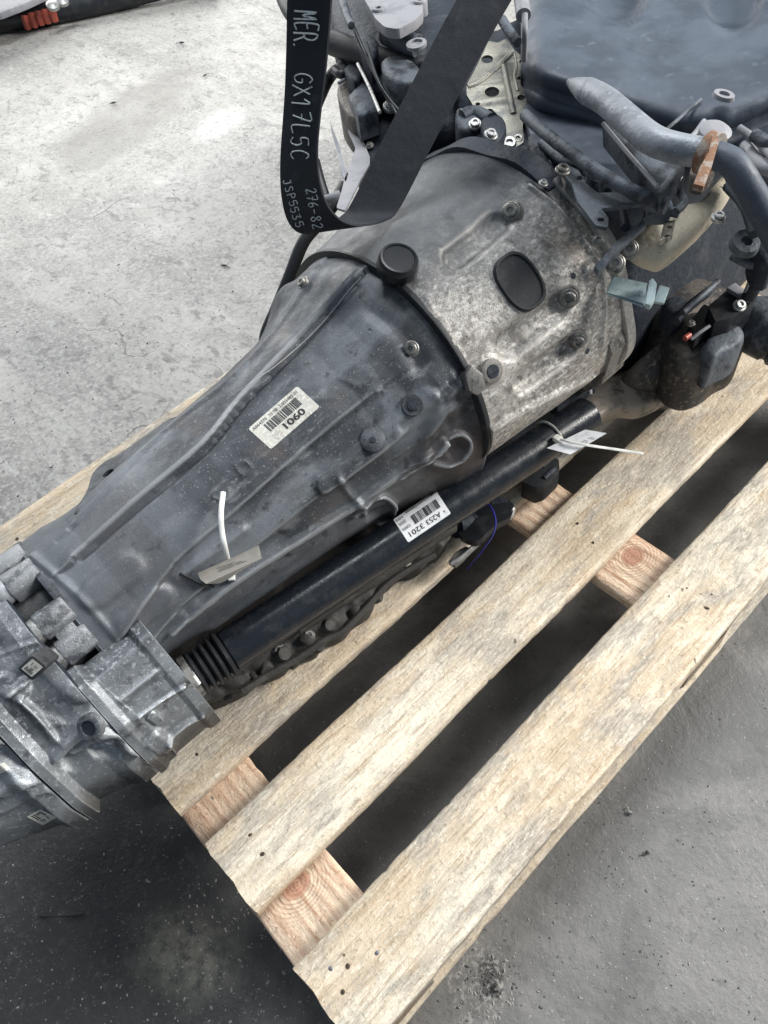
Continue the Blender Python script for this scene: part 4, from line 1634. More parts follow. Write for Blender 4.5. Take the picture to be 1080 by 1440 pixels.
# zip tie with tag on the gearbox case
tg = thing('zip_tie_tag', 'grey folded card tag with upright white zip tie on the gearbox case', 'tag', tuple(hit(case_b, (325, 812))[0]))
hb, hn = hit(case_b, (326, 812))
mb = MB()
ends = [hitv(case_b, q_, o_) for q_, o_ in (((314, 692), .012), ((311, 720), .022), ((312, 745), .028), ((317, 772), .026), ((326, 810), .012))]
tube(mb, ends, .0024, 8, flat=.45, up=hn)
mb.obj('tie_tail', ZIP, tg)
mb = MB()
cyl(mb, hb - hn * .002, hn, [(.0048, 0), (.0048, .010), (.0042, .011)], 4, up=(1, .2, 0))
fixnormals(mb.obj('tie_head', ZIP, tg, bevel=.0008))
tn = Vector((0, -.5, .87)).normalized()
cpx = [(278, 806), (364, 767), (368, 785), (343, 800), (325, 812), (310, 820), (290, 821), (282, 815)]
loop = [hitv(case_b, p, .030 if i_ in (0, 1, 2) else .012) for i_, p in enumerate(cpx)]
mb = MB()
prism(mb, loop, tn, .0007)
co = fixnormals(mb.obj('card', TAGM, tg))
cb = bvh_of(co)
d = Decal(cb, (284, 815), (368, 784), (279, 806))
d.items('print', PRINT, co, .0004, bars=[(.28 + (i % 3) * .02, .55 + (i % 2) * .05, .22 + .17 * i, .22 + .17 * i + .05) for i in range(4)] + [(.60, .76, .30, .36), (.60, .70, .5, .56)])
# wire stub beside the tag
mb = MB()
P = [hit(case_b, p, .0018)[0] for p in [(254, 807), (268, 813), (285, 822), (300, 824)]]
tube(mb, P, .0016, 6)
tag(mb.obj('wire_stub', BLACK), 'short black wire lying behind the grey card tag', 'wire')

# ------------------------------------------------------------------ lifting strap
right = Vector(RW[:, 0])
fwd = Vector(RW[:, 2])
YS = .575
edge = [((405, -60), .74), ((405, 0), .74), ((402, 120), .72), ((395, 233), .70), ((399, 290), .74), ((411, 319), .82), ((430, 328), .9), ((454, 322), .97), ((477, 307), 1.0), ((495, 284), 1.0), ((540, 193), 1.0), ((613, 53), 1.0), ((647, -8), 1.0), ((690, -85), 1.0)]
pts = [(pyy(p, YS), c) for p, c in edge]
top = [(Vector((.75, YS, .66)), .95), (Vector((.70, YS, .73)), .9), (Vector((.58, YS, .74)), .85), (Vector((.48, YS, .70)), .8)]
allp = pts + top
nP = len(allp)
sm_ = []
for i in range(nP):
    a, b, c, e = [allp[(i + k) % nP] for k in (-1, 0, 1, 2)]
    for k in range(8):
        t = k / 8
        f = lambda A, B, C_, D: .5 * ((2 * B) + (C_ - A) * t + (2 * A - 5 * B + 4 * C_ - D) * t * t + (3 * B - A - 3 * C_ + D) * t ** 3)
        sm_.append((f(a[0], b[0], c[0], e[0]), f(a[1], b[1], c[1], e[1])))
vs, fs = [], []
NW = 6
nS = len(sm_)
for i, (p, c) in enumerate(sm_):
    c = max(.3, min(1, c))
    wv = (right * c + fwd * math.sqrt(1 - c * c)) * .0535
    tn_ = (sm_[(i + 1) % nS][0] - sm_[i - 1][0]).normalized()
    nr = tn_.cross(wv).normalized()
    for j in range(NW + 1):
        vs.append(p + wv * (j / NW) + nr * .0011)
    for j in range(NW, -1, -1):
        vs.append(p + wv * (j / NW) - nr * .0011)
kk = 2 * (NW + 1)
for i in range(nS):
    i2 = (i + 1) % nS
    for j in range(kk):
        j2 = (j + 1) % kk
        fs.append((i * kk + j, i * kk + j2, i2 * kk + j2, i2 * kk + j))
lowest = min(vs, key=lambda q: q.z)
sp = thing('lifting_strap', 'wide black looped strap with white handwriting standing over the bell housing', 'strap', tuple(lowest))
so = fixnormals(link('strap_band', vs, fs, STRAP, sp, angle=45))
so_b = bvh_of(so)
FONT = {'M': [[(0, 0), (.1, 1), (.5, .35), (.9, 1), (1, 0)]], 'E': [[(.9, 1), (.1, .95), (.05, 0), (.9, .05)], [(.08, .5), (.75, .55)]],
        'R': [[(.05, 0), (.1, 1), (.75, .95), (.85, .7), (.6, .5), (.1, .45)], [(.4, .48), (.95, 0)]], '.': [[(.1, .0), (.25, .05)]],
        'G': [[(.95, .85), (.6, 1), (.15, .75), (.05, .3), (.35, 0), (.85, .1), (.95, .42), (.55, .42)]], 'X': [[(0, 1), (1, 0)], [(.95, 1), (.05, 0)]],
        '1': [[(.15, .7), (.6, 1), (.55, 0)]], '7': [[(0, .95), (.95, 1), (.4, 0)], [(.2, .5), (.9, .52)]], 'L': [[(.15, 1), (.1, .02), (.95, .05)]],
        '5': [[(.9, 1), (.2, .95), (.15, .55), (.7, .6), (.9, .3), (.6, 0), (.1, .1)]], 'C': [[(.9, .85), (.5, 1), (.1, .6), (.2, .1), (.6, 0), (.95, .15)]],
        'J': [[(.3, 1), (.9, 1)], [(.7, 1), (.65, .2), (.3, 0), (.05, .2)]], 'S': [[(.9, .9), (.4, 1), (.15, .75), (.8, .4), (.7, .05), (.1, .1)]],
        'P': [[(.1, 0), (.15, 1), (.8, .9), (.8, .6), (.15, .5)]], '3': [[(.1, .95), (.8, 1), (.4, .58), (.9, .35), (.6, 0), (.05, .08)]],
        '2': [[(.1, .8), (.5, 1), (.85, .75), (.1, .02), (.95, .05)]], '6': [[(.8, 1), (.2, .6), (.1, .2), (.5, 0), (.85, .25), (.6, .5), (.15, .35)]],
        '-': [[(.1, .5), (.9, .5)]], '8': [[(.5, .52), (.15, .8), (.5, 1), (.85, .8), (.5, .52), (.1, .25), (.5, 0), (.9, .25), (.5, .52)]], ' ': []}


def hand(txt, start, end, h, wd, seed):
    """handwriting running from start to end (photo pixels), letter tops to the right of the run."""
    rnd = random.Random(seed)
    s, e = np.array(start, float), np.array(end, float)
    L_ = np.linalg.norm(e - s)
    dr = (e - s) / L_
    upv = np.array([dr[1], -dr[0]])
    adv = L_ / len(txt)
    for i, ch in enumerate(txt):
        for stroke in FONT[ch]:
            P = []
            jit = rnd.uniform(-.06, .06)
            q2 = catmull([Vector((a, b, 0)) for a, b in stroke], 4) if len(stroke) > 2 else [Vector((stroke[0][0] * (1 - t) + stroke[1][0] * t, stroke[0][1] * (1 - t) + stroke[1][1] * t, 0)) for t in np.linspace(0, 1, 6)]
            for q in q2:
                px_ = s + dr * (i + q.x * .74 + jit) * adv + upv * (q.y + jit) * h
                l_, n_ = hit(so_b, px_, .0004)
                if l_ is not None:
                    P.append(l_)
            if len(P) > 2:
                mb = MB()
                tube(mb, P, wd, 6, flat=1, smooth=False)
                mb.obj('handwriting', INK, so)


hand('MER.', (416, 16), (413, 76), 32, .0007, 1)
hand('GX17L5C', (414, 102), (409, 228), 25, .00062, 2)
hand('JSP5535', (398, 254), (417, 322), 11, .00048, 3)
hand('276-82', (431, 266), (440, 324), 14, .00052, 4)

# ------------------------------------------------------------------ engine
en = thing('engine', 'dark dirty car engine with plastic cover joined to the gearbox bell', 'engine', (.9, AY, 0))
mb = MB()
bs = [(.40, 0), (.385, .05), (.40, .16), (.43, .28), (.50, .335), (.62, .335), (.70, .26), (.72, .1), (.70, 0)]
xloft(mb, [(.6275, bs), (.70, bs), (.72, [(a * 1.0 + (.012 if a > .5 else -.012), b) for a, b in bs]), (.95, [(a * 1.0 + (.03 if a > .5 else -.02), b) for a, b in bs]), (1.25, bs)])
blk_ = fixnormals(mb.obj('cylinder_block', ENGDK, en, bevel=.008))

# moulded cover with oval recesses
NXc, NYc = 90, 60
vs, fs = [], []
for j in range(NYc + 1):
    for i in range(NXc + 1):
        X_ = 733 + (1330 - 733) * i / NXc
        yb = np.interp(X_, [733, 790, 850, 905, 960, 1020, 1080, 1330], [112, 132, 150, 172, 190, 185, 158, 60])
        Y_ = -230 + (yb + 230) * j / NYc
        v_ = j / NYc
        z = .402 - .022 * max(0, (v_ - .90) / .10) ** 2 - .02 * max(0, (.06 - i / NXc) / .06) ** 2 + .012 * math.sin(X_ * .011 + 1) * v_
        for (cx_, cy_, rx, ry) in ((868, -14, 40, 46), (1030, -12, 40, 58)):
            q = math.hypot((X_ - cx_) / rx, (Y_ - cy_) / ry)
            z -= .022 / (1 + math.exp((q - 1) / .04))
        q = max(abs((X_ - 922) + .25 * (Y_ - 74)) / 12, abs(Y_ - 74) / 10)
        z += .0018 * math.exp(-((q - 1) / .12) ** 2)
        vs.append(pz((X_, Y_), z))
n0 = len(vs)
vs += [v - Vector((0, 0, .03)) for v in vs]
W_ = NXc + 1
for j in range(NYc):
    for i in range(NXc):
        a = j * W_ + i
        fs.append((a, a + 1, a + W_ + 1, a + W_))
        fs.append((a + n0, a + W_ + n0, a + W_ + 1 + n0, a + 1 + n0))
bd = [i for i in range(W_)] + [j * W_ + NXc for j in range(1, NYc + 1)] + [NYc * W_ + i for i in range(NXc - 1, -1, -1)] + [j * W_ for j in range(NYc - 1, 0, -1)]
for a, b in zip(bd, bd[1:] + bd[:1]):
    fs.append((a, b, b + n0, a + n0))
fixnormals(link('engine_cover', vs, fs, COVER, en, angle=50))
plate('side_panel', [(728, 112), (800, 118), (870, 158), (930, 262), (952, 292), (880, 292), (800, 240), (745, 190)], .352, .02, COVER, en, bevel=.004, rnd=.012)
plate('air_duct', [(846, 170), (872, 168), (965, 222), (926, 264)], .395, .03, ENGGR, en, bevel=.003, n=(-.12, .1, 1))
hose('duct_edge', [(848, 174), (885, 218), (924, 262)], .4, .0022, GREYPL, en)
hose('foil_hose', [(802, 116), (822, 126), (850, 141), (880, 166), (915, 195), (950, 208), (1006, 218)], [.405, .417, .424, .428, .43, .43, .428], lambda t: .0132 * min(1, .35 + t * 3.2), HOSEG, en, 20)
hose('coolant_hose', [(1000, 216), (1030, 230), (1052, 262), (1074, 300), (1100, 350)], [.428, .425, .41, .39, .36], .0122, COVER, en, 20)
mb = MB()
c0, c1 = pz((996, 216), .428), pz((1008, 220), .428)
cyl(mb, c0, c1 - c0, [(.0185, -.004), (.0185, .006)], 28)
cl_ = mb.obj('rusty_clamp', RUST, en)
cl_['label'] = 'rusty brown clamp round the foil hose'
plate('clamp_strap', [(1002, 190), (1012, 195), (1002, 230), (990, 262), (975, 258), (985, 232), (996, 215)], .447, .006, RUST, en)
plate('clamp_bracket', [(975, 228), (998, 226), (1006, 246), (988, 264), (970, 260), (970, 242)], .405, .008, BROWN, en, rnd=.004)
mb = MB()
cyl(mb, pz((1003, 190), .43), (0, -.2, 1), [(.014, 0), (.015, .005), (.009, .009), (.004, .009)], 20)
mb.obj('bolt_collar', GREYPL, en)
hose('steel_pipe', [(738, 162), (770, 190), (818, 226), (868, 258), (925, 284)], [.385, .39, .392, .39, .38], .0064, ENGGR, en)
hose('pipe_end', [(890, 272), (912, 282), (938, 288)], .372, .0095, ENGGR, en)
b_ = plate('pipe_bracket', [(783, 236), (797, 231), (814, 240), (824, 258), (841, 271), (900, 269), (906, 286), (845, 293), (856, 306), (855, 320), (838, 317), (812, 283), (804, 258)], .372, .004, ENGGR, en,
           holes=[((815, 250), .004), ((845, 309), .0035)], rnd=.003)
for p in ((791, 240),):
    bolt('bolt', pz(p, .373), (0, -.2, 1), .006, STEELDK, en)
plate('rear_plate_edge', [(836, 374), (842, 382), (866, 356), (910, 316), (904, 308), (868, 338)], .335, .010, ENGGR, en, n=(-.3, -.3, .9))
for p, z in (((865, 371), .325), ((884, 351), .325)):
    bolt('bolt', pz(p, z), (-.6, -.4, .7), .0075, STEELDK, en)

# triangular bracket
gp = [(687, 57), (700, 60), (712, 54), (722, 68), (738, 83), (745, 103), (743, 133), (738, 157), (735, 178), (737, 200), (724, 208), (712, 199), (710, 171), (690, 152), (674, 158), (664, 146), (656, 133), (656, 119), (664, 105), (672, 89)]
gn = Vector((-.15, -.2, 1)).normalized()
gbk = plate('support_bracket', gp, .382, .004, GOLD, en, n=gn, rnd=.003, bevel=.0008,
            holes=[((685, 83), .0075), ((692, 129), .0090), ((672, 146), .0028), ((734, 86), .0034), ((731, 110), .0034), ((733, 137), .005)])
go = pz(gp[0], .382)
for pp, r in (([(658, 122), (672, 116), (690, 102), (706, 88), (720, 74)], .0042), ([(708, 92), (712, 112), (718, 140), (722, 160)], .0042), ([(722, 70), (726, 92), (724, 108), (728, 128)], .0022)):
    mb = MB()
    tube(mb, [ppl(p, go, gn) for p in pp], r, 10, flat=.6, up=gn)
    mb.obj('pressed_rib', GOLD, gbk)
bolt('bolt', ppl((716, 205), go - gn * .004, gn), (-.3, -.3, .9), .0085, ALU, en)
bolt('bolt', ppl((728, 198), go - gn * .004, gn), (-.3, -.3, .9), .006, STEELDK, en)
hose('bracket_stud', [(738, 20), (738, 50), (737, 84)], [.45, .435, .40], .0035, GREYPL, en)
hose('stud_sleeve', [(728, -30), (733, 0), (736, 22)], [.46, .452, .447], .0085, GREYPL, en)
hose('grey_lever', [(706, 28), (716, 44), (728, 60)], [.41, .405, .40], .006, ENGGR, en)

# heat shields on the near side
dome('exhaust_shield', [(890, 338), (912, 312), (936, 306), (974, 297), (1002, 281), (1018, 248), (1031, 256), (1025, 280), (1003, 311), (974, 340), (938, 369), (917, 368), (892, 354)], .305, .012, .020, BEIGE, en, n=(.1, -.35, .93),
     steps=((1, 0), (.9, .5), (.72, .9), (.45, 1), (.02, 1)))
plate('shield_clip', [(928, 338), (934, 312), (950, 309), (946, 330)], .338, .006, GOLD, en, holes=[((941, 319), .0028), ((938, 332), .0028)])
plate('zinc_strip', [(852, 411), (863, 387), (911, 398), (906, 429)], .292, .0025, TEAL, en, n=(-.2, -.1, 1))
plate('strip_clip', [(907, 427), (913, 394), (918, 390), (924, 398), (921, 420), (915, 429)], .300, .008, TEAL, en, n=(-.2, -.1, 1))
plate('strip_end', [(919, 424), (928, 400), (942, 404), (934, 426)], .292, .0035, TEAL, en, n=(-.2, -.1, 1))
dome('catalyst_shield', [(912, 424), (896, 456), (906, 484), (890, 521), (868, 540), (890, 556), (925, 556), (968, 545), (1018, 508), (1048, 470), (1030, 425), (965, 400)], .098, .06, .05, BROWN, en, n=(-.1, -.3, .95),
     steps=((1, 0), (.96, .35), (.85, .7), (.6, .95), (.02, 1.05)))
dome('shield_lip', [(796, 590), (802, 606), (818, 606), (845, 592), (872, 580), (905, 580), (950, 556), (972, 528), (950, 508), (912, 510), (868, 526), (828, 546), (806, 568)], .078, .014, .012, SHLIP, en, n=(.08, -.3, .95))
mb = MB()
cyl(mb, pz((830, 573), .094), (0, -.25, .97), [(.0034, -.01), (.0034, .0005)], 12)
mb.obj('lip_hole', ENGDK, en)
dome('shield_flap', [(948, 556), (960, 530), (985, 510), (1012, 500), (1000, 520), (975, 545), (962, 558)], .03, .012, .01, BROWN, en)
hose('shield_rod', [(966, 548), (978, 530), (980, 512), (982, 498)], [.045, .06, .075, .085], .0032, STEELDK, en)

# plugs and pulley at the near corner
plate('plug_connector', [(996, 430), (1033, 399), (1056, 412), (1062, 424), (1030, 447), (1006, 452)], .185, .05, BLACK, en, rnd=.003, bevel=.002)
plate('plug_connector', [(968, 455), (990, 427), (1008, 436), (1010, 452), (978, 478)], .165, .05, BLACK, en, rnd=.003, bevel=.002)
plate('plug_latch', [(1022, 404), (1034, 397), (1060, 416), (1052, 422)], .192, .006, GREYPL, en)
mb = MB()
cyl(mb, pz((1035, 445), .135), (.15, -.97, -.1), [(.028, 0), (.036, .02), (.038, .05), (.035, .053), (.035, .057), (.039, .06), (.039, .066), (.03, .068), (.008, .07)], 36)
fixnormals(mb.obj('pulley', ENGGR, en))
dome('bracket_casting', [(940, 470), (968, 448), (1000, 452), (1035, 452), (1050, 474), (1040, 494), (1018, 506), (1000, 520), (972, 530), (945, 520), (932, 495)], .125, .06, .022, BROWN, en)
roughen(en.children[-1], .004, 60)
dome('bracket_foot', [(985, 490), (1012, 470), (1036, 462), (1046, 478), (1036, 494), (1012, 506), (996, 512)], .15, .04, .012, ENGGR, en)
hose('wire_loom', [(1052, 420), (1068, 385), (1078, 345), (1090, 300)], [.19, .22, .25, .28], .0085, RUBBER, en)
hose('loom_trim', [(1048, 410), (1058, 385), (1066, 352)], [.2, .23, .26], .0022, GREYPL, en)
hose('lever', [(972, 477), (985, 467), (998, 458)], [.17, .175, .178], .0022, GREYPL, en)
hose('red_tab', [(963, 476), (970, 471)], .172, .0035, REDM, en)
mb = MB()
cyl(mb, pz((1046, 345), .3), (-.2, -.3, .9), [(.016, 0), (.014, .008), (.006, .008), (.006, .004), (.0004, .004)], 24)
mb.obj('hoist_eye', ENGGR, en)
rc_ = random.Random(5)
for (px_, z, r, m_) in [([(760, 200), (790, 226), (815, 232)], .362, .004, ENGGR), ([(752, 212), (770, 235), (782, 262)], .35, .006, ENGDK), ([(835, 262), (870, 280), (880, 320)], .35, .005, ENGDK),
                        ([(905, 300), (930, 296), (955, 300)], .345, .005, ENGGR), ([(955, 268), (962, 285), (950, 298)], .37, .004, ENGGR), ([(1022, 262), (1046, 290), (1060, 330)], .34, .005, ENGDK),
                        ([(1030, 360), (1056, 372), (1090, 370)], .28, .005, ENGGR), 
                        ([(960, 440), (985, 418), (1010, 396)], .185, .004, ENGGR), ([(950, 452), (968, 432), (996, 410)], .17, .006, ENGDK), ([(1060, 190), (1080, 200), (1100, 196)], .42, .006, ENGGR),
                        ([(1040, 180), (1062, 196), (1090, 226)], .415, .0035, GREYPL), ([(955, 205), (975, 190), (990, 170)], .405, .0025, GREYPL), ([(920, 195), (940, 180), (985, 140)], .398, .002, ENGGR)]:
    hose('small_pipe', px_, z, r, m_, en, 10)
for k in range(7):
    p0 = (775 + k * 17, 205 + k * 12)
    plate('cooling_fin', [p0, (p0[0] + 9, p0[1] - 8), (p0[0] + 14, p0[1] - 4), (p0[0] + 5, p0[1] + 5)], .366, .012, ENGGR, en)
for p, z in (((1062, 320), .32), ((1010, 306), .33), ((972, 455), .172), ((764, 258), .365), ((842, 338), .345), ((952, 250), .385), ((1040, 430), .188), ((668, 175), .35), ((648, 160), .345), ((690, 190), .36), ((480, 88), .345), ((520, 205), .3)):
    bolt('bolt', pz(p, z), (rc_.uniform(-.5, .2), rc_.uniform(-.5, .1), 1), rc_.uniform(.0035, .006), rc_.choice([ALU, STEELDK, STEELDK]), en)
for px_, z, m_ in (([(640, 165), (662, 150), (676, 162), (668, 182), (648, 186)], .345, ENGGR), ([(676, 172), (702, 165), (712, 182), (698, 204), (682, 198)], .35, ENGDK), ([(742, 196), (760, 190), (775, 210), (768, 236), (748, 226)], .352, ENGDK),
                  ([(536, 90), (560, 80), (590, 98), (580, 118), (548, 116)], .37, ENGGR), ([(500, 60), (520, 52), (536, 70), (520, 86)], .372, ENGDK), 
                  ([(930, 430), (952, 418), (968, 430), (948, 446)], .17, ENGDK), ([(1060, 340), (1090, 330), (1090, 372), (1066, 370)], .29, ENGDK), ([(484, 100), (500, 92), (512, 104), (498, 118)], .345, ENGDK)):
    dome('small_casting', px_, z, .03, .006, m_, en, sm=3)
# right edge: pipes above the hose
hose('fuel_rail', [(1035, 225), (1060, 212), (1100, 205)], .40, .008, ENGGR, en)
dome('manifold_casting', [(1030, 215), (1060, 195), (1120, 190), (1130, 290), (1085, 290), (1050, 245)], .36, .03, .02, ENGDK, en)
hose('bypass_hose', [(1048, 205), (1072, 235), (1100, 240)], .405, .006, GREYPL, en)
# sensor dot and tab under the cover's corner
mb = MB()
cyl(mb, pz((1017, 137), .408), (0, -.1, 1), [(.012, 0), (.011, .004), (.006, .004), (.006, .001), (.0003, .001)], 24, sy=.7)
mb.obj('cover_grommet', GREYPL, en)

# far side accessories behind the strap
dome('intake_casting', [(462, -40), (512, -20), (536, 38), (600, 30), (660, -20), (640, 60), (592, 112), (560, 130), (505, 110), (470, 70)], .34, .03, .02, ENGDK, en)
gpl = plate('pump_cover', [(500, -60), (513, 0), (528, 26), (541, 38), (560, 41), (584, 28), (594, 18), (600, -60)], .415, .012, GREYPL, en, rnd=.006, bevel=.003)
for p in ((534, 32), (592, 21)):
    mb = MB()
    q = pz(p, .40)
    cyl(mb, q, (0, 0, 1), [(.0095, 0), (.0095, .016), (.008, .018), (.004, .018), (.004, .01), (.0003, .01)], 18)
    mb.obj('cover_screw', GREYPL, en)
hose('oil_pipe', [(468, 60), (510, 76), (560, 92), (640, 105)], .36, .0165, RUBBER, en, 20)
hose('oil_pipe', [(545, 48), (565, 58), (590, 66)], .385, .014, ENGGR, en, 20)
mb = MB()
cyl(mb, pz((586, 65), .395), (-.1, 0, 1), [(.013, 0), (.013, .004), (.008, .005), (.008, .002), (.0003, .002)], 22)
mb.obj('pipe_flange', GREYPL, en)
dome('solenoid_valve', [(476, 143), (477, 117), (494, 97), (513, 100), (524, 125), (531, 157), (513, 170), (494, 168)], .32, .05, .006, BROWN, en, sm=3)
dome('valve_body', [(490, 138), (510, 116), (526, 133), (530, 157), (504, 167)], .335, .03, .006, ENGGR, en, sm=0)
hose('dip_stick', [(503, 90), (518, 120), (534, 158)], [.37, .365, .36], .0022, ALU, en)
hose('valve_rim', [(476, 117), (486, 110), (496, 96)], .335, .0022, GREYPL, en)
bolt('bolt', pz((549, 150), .33), (-.1, -.3, 1), .0075, ALU, en)
plate('cable_guide', [(489, 183), (501, 175), (520, 220), (520, 230), (507, 252), (485, 296), (473, 292), (481, 266), (485, 248), (492, 234), (500, 208)], .30, .003, GREYPL, en, rnd=.003)
plate('cable_guide', [(464, 167), (468, 182), (478, 206), (484, 232), (490, 246), (486, 256), (479, 240), (474, 210), (466, 184)], .30, .003, GREYPL, en, rnd=.002)
dome('sensor_plug', [(500, 172), (528, 165), (534, 190), (520, 206), (506, 196)], .29, .04, .008, ENGGR, en, sm=3)
dome('starter_motor', [(500, 195), (540, 120), (620, 70), (680, 110), (660, 190), (600, 215), (540, 290), (510, 270)], .27, .1, .03, ENGDK, en)
hose('wire_loom', [(440, 160), (462, 112), (478, 96), (500, 88)], [.28, .3, .32, .34], .0085, RUBBER, en)
hose('wire_loom', [(446, 226), (452, 250), (460, 276)], [.25, .25, .25], .0042, RUBBER, en)
hose('wire_loom', [(484, 262), (470, 286), (448, 314), (426, 342), (406, 392), (388, 436), (374, 470), (372, 500)], [.26, .255, .24, .225, .19, .155, .13, .1], .0088, RUBBER, en)
hose('loom_clip', [(452, 282), (468, 278), (478, 274)], .272, .006, GREYPL, en)
hose('wire_loom', [(486, 5), (498, 40), (520, 90), (552, 150), (575, 190)], [.40, .395, .37, .35, .33], .0026, BLACK, en)
hose('wire_loom', [(515, 60), (530, 110), (548, 140), (570, 165)], [.39, .37, .355, .345], .0022, BLACK, en)
hose('wire_loom', [(470, -30), (486, 18), (494, 36)], .405, .005, ENGGR, en)
hose('breather_hose', [(380, -60), (393, -20), (412, 20), (440, 40), (470, 62)], [.37, .37, .365, .36, .35], .013, RUBBER, en, 18)
hose('wire_loom', [(470, 98), (482, 104), (500, 82)], .34, .006, BLACK, en)
dome('coil_casting', [(630, 70), (660, 55), (700, 50), (735, 40), (740, 160), (735, 215), (690, 200), (655, 180), (640, 140)], .325, .05, .02, ENGDK, en)
hose('oil_line', [(650, 165), (668, 158), (690, 168)], .35, .008, ENGGR, en)

# under the bell: sump edge, drain, rubber mount
hose('sump_rail', [(690, 606), (740, 585), (800, 556), (838, 534)], [.10, .10, .10, .105], .007, ENGGR, en)
mb = MB()
cyl(mb, pz((735, 583), .105), (.8, -.3, .3), [(.008, 0), (.011, .012), (.010, .022), (.004, .024)], 16)
mb.obj('drain_plug', ALU, en)
hose('starter_tube', [(775, 570), (800, 556), (828, 542)], [.10, .10, .10], .013, ENGDK, en, 18)
hose('tube_collar', [(826, 540), (829, 548), (830, 556)], .115, .003, GREYPL, en)
rm = plate('rubber_mount', [(733, 676), (752, 650), (772, 633), (786, 646), (787, 662), (766, 682), (753, 686)], .034, .0338, RUBBER, en, rnd=.004, bevel=.003)
for a, b in (((763, 655), (778, 642)), ((765, 672), (780, 658))):
    hose('mount_slot', [a, b], .0345, .0035, ENGDK, rm, flat=.5)
mp_ = plate('mount_plate', [(644, 750), (659, 722), (690, 707), (712, 700), (725, 711), (718, 727), (698, 737), (672, 762), (652, 757)], .045, .010, BLACK, en, rnd=.006, bevel=.002, n=(.05, .12, 1))
hose('mount_leg', [(668, 730), (660, 735), (640, 740)], [.03, .03, .04], .016, ENGDK, en)
hose('mount_foot', [(700, 716), (704, 712)], [.0, .04], .012, ENGDK, en)
hose('bright_strip', [(722, 716), (716, 729), (698, 740), (672, 764), (650, 784), (634, 794)], [.040, .038, .036, .033, .03, .028], .0032, ALU, en, flat=1.8, up=(0, 0, 1))
plate('torn_bracket', [(630, 790), (640, 776), (655, 768), (664, 772), (652, 786), (640, 796)], .031, .006, STEELDK, en, rnd=.002)
# blue wire hanging from the mount
bw = hose('blue_wire', [(668, 706), (680, 706), (691, 714), (697, 733), (693, 752), (680, 772), (664, 792), (656, 801)], [.055, .062, .066, .062, .052, .03, .0, -.02], .0011, BLUEW, None, 6)
tag(bw, 'thin dark blue wire curling over the black mount plate', 'wire')

# ------------------------------------------------------------------ things on the floor
bp = thing('bumper_bar', 'long black bumper bar with ribbed red lens lying on the concrete', 'bumper', tuple(pz((110, 25), FZ)))
a, b = pz((-120, 52), FZ + .04), pz((300, -32), FZ + .04)
mb = MB()
tube(mb, [a + (b - a) * t + Vector((0, 0, .006 * math.sin(9 * t))) for t in np.linspace(0, 1, 12)], .05, 16, flat=.8, up=(0, 0, 1))
fixnormals(mb.obj('bar', BLACK, bp))
dirb = (b - a).normalized()
nb = Vector((0, 0, 1)).cross(dirb)
nb = nb if nb.y < 0 else -nb
bar_b = bvh_of(bp.children[0])
mb = MB()
for k in range(5):
    P = [hit(bar_b, (39 + k * 9.5 - t_ * .25, 36 - k * 2.2 - t_), .006)[0] for t_ in (0, 5, 10, 15)]
    P = [q for q in P if q is not None]
    if len(P) > 1:
        tube(mb, P, .0135, 8, smooth=False)
fixnormals(mb.obj('red_lens', REDM, bp))
for p in ((75, 10), (88, 4)):
    mb = MB()
    cyl(mb, pz(p, FZ + .08), (0, -.4, 1), [(.022, 0), (.022, .01), (.012, .016), (.002, .017)], 14)
    mb.obj('chrome_screw', ALU, bp)
gpn = plate('grey_panel', [(-200, -70), (0, -70), (62, -8), (36, 4), (0, 18), (-200, 60)], FZ + .10, .02, GREYPL, None, bevel=.004)
gpn.location.z -= .0
mb = MB()
box(mb, tuple(pz((0, -20), FZ) + Vector((-.2, -.02, 0))), tuple(pz((0, -20), FZ) + Vector((.1, .1, .082))))
st_ = mb.obj('panel_foot', BLACK, gpn, bevel=.004)
tag(gpn, 'flat grey plastic panel propped behind the black bumper bar', 'panel')

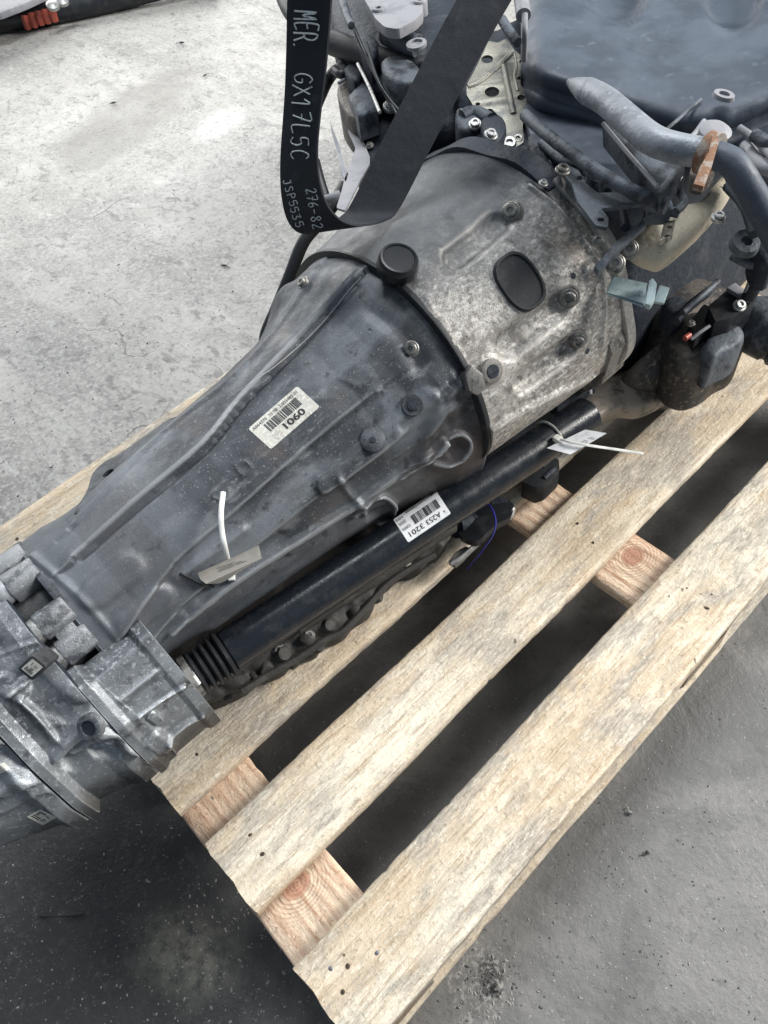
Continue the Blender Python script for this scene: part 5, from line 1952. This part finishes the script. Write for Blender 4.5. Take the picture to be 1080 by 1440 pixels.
bits = [((317, 376), .0125, .0038, 1.9, 'small black bolt stub lying alone on pale concrete'), ((160, 147), .013, .005, 1.6, 'curled black scrap beside the large damp floor patch'),
        ((254, 63), .014, .006, .3, 'flat dark flake lying near the pale round floor patch'), ((290, 107), .013, .004, .25, 'narrow dark flake close to the lifting strap'),
        ((885, 1141), .0045, .003, .4, 'round brown pebble on the grey floor by the front plank'), ((907, 1200), .004, .0025, 1, 'tiny dark pebble on the grey floor by the front plank'),
        ((700, 1385), .006, .005, .4, 'ochre stone set in a chipped hollow of the floor'), ((88, 1287), .026, .0022, .12, 'thin black stick lying on the oily dark floor')]
for k, (p, l_, r, ang, lbx) in enumerate(bits):
    q = pz(p, FZ)
    mb = MB()
    dd = Vector((math.cos(ang + k), math.sin(ang + k), 0))
    if k == 7:
        dd = (pz((118, 1286), FZ) - pz((60, 1289), FZ)).normalized()
    tube(mb, [q - dd * l_ + Vector((0, 0, r * .9)), q + Vector((0, 0, r * .95)) + dd.cross(Vector((0, 0, 1))) * r * .5, q + dd * l_ + Vector((0, 0, r * .9))], lambda t, r=r: r * (.55 + .4 * math.sin(t * 7 + r * 900)), 6, 3, flat=.5, up=(0, 0, 1))
    o = mb.obj('floor_scrap' if k not in (4, 5, 6) else 'pebble', CHIPD if k not in (4, 6) else DEBRIS)
    tag(o, lbx, 'debris')

# loose grit: too small and too many to count
rnd = random.Random(11)
vs, fs = [], []


def chip(x, y, s, k=None):
    z = FZ
    b = len(vs)
    a = rnd.uniform(0, 6.28)
    l = rnd.uniform(1, 2.2)
    for t in range(5):
        q = a + t * 1.2566 + rnd.uniform(-.3, .3)
        ex, ey = math.cos(q) * s * l, math.sin(q) * s
        vs.append((x + ex * math.cos(a) - ey * math.sin(a), y + ex * math.sin(a) + ey * math.cos(a), z))
    vs.append((x, y, z + s * rnd.uniform(.5, 1.2)))
    for t in range(5):
        fs.append((b + t, b + (t + 1) % 5, b + 5))


for _ in range(1500):
    p = (rnd.uniform(-40, 1120), rnd.uniform(850, 1480))
    q = pz(p, FZ)
    chip(q.x, q.y, rnd.choice([.0005, .0006, .0008, .0012]) * rnd.uniform(.7, 1.2))
for _ in range(300):
    q = pz((rnd.gauss(300, 55), rnd.gauss(1350, 50)), FZ)
    chip(q.x, q.y, rnd.choice([.0005, .0007, .0012]) * rnd.uniform(.7, 1.3))
for _ in range(160):
    q = pz((rnd.gauss(690, 28), rnd.gauss(1385, 24)), FZ)
    chip(q.x, q.y, rnd.choice([.0006, .0009, .0014]) * rnd.uniform(.7, 1.4))
for _ in range(150):
    q = pz((rnd.gauss(930, 70), rnd.gauss(1250, 80)), FZ)
    chip(q.x, q.y, rnd.choice([.0005, .0007, .0012]))
for _ in range(1300):
    p = (rnd.uniform(-40, 480), rnd.uniform(-20, 740))
    q = pz(p, FZ)
    chip(q.x, q.y, rnd.choice([.0008, .0011, .0016]) * rnd.uniform(.6, 1.3))
g = link('grit', vs, fs, DEBRIS, smooth=False)
g['kind'] = 'stuff'
g['label'] = 'fine grit and dust chips scattered over the concrete floor'
g['category'] = 'grit'
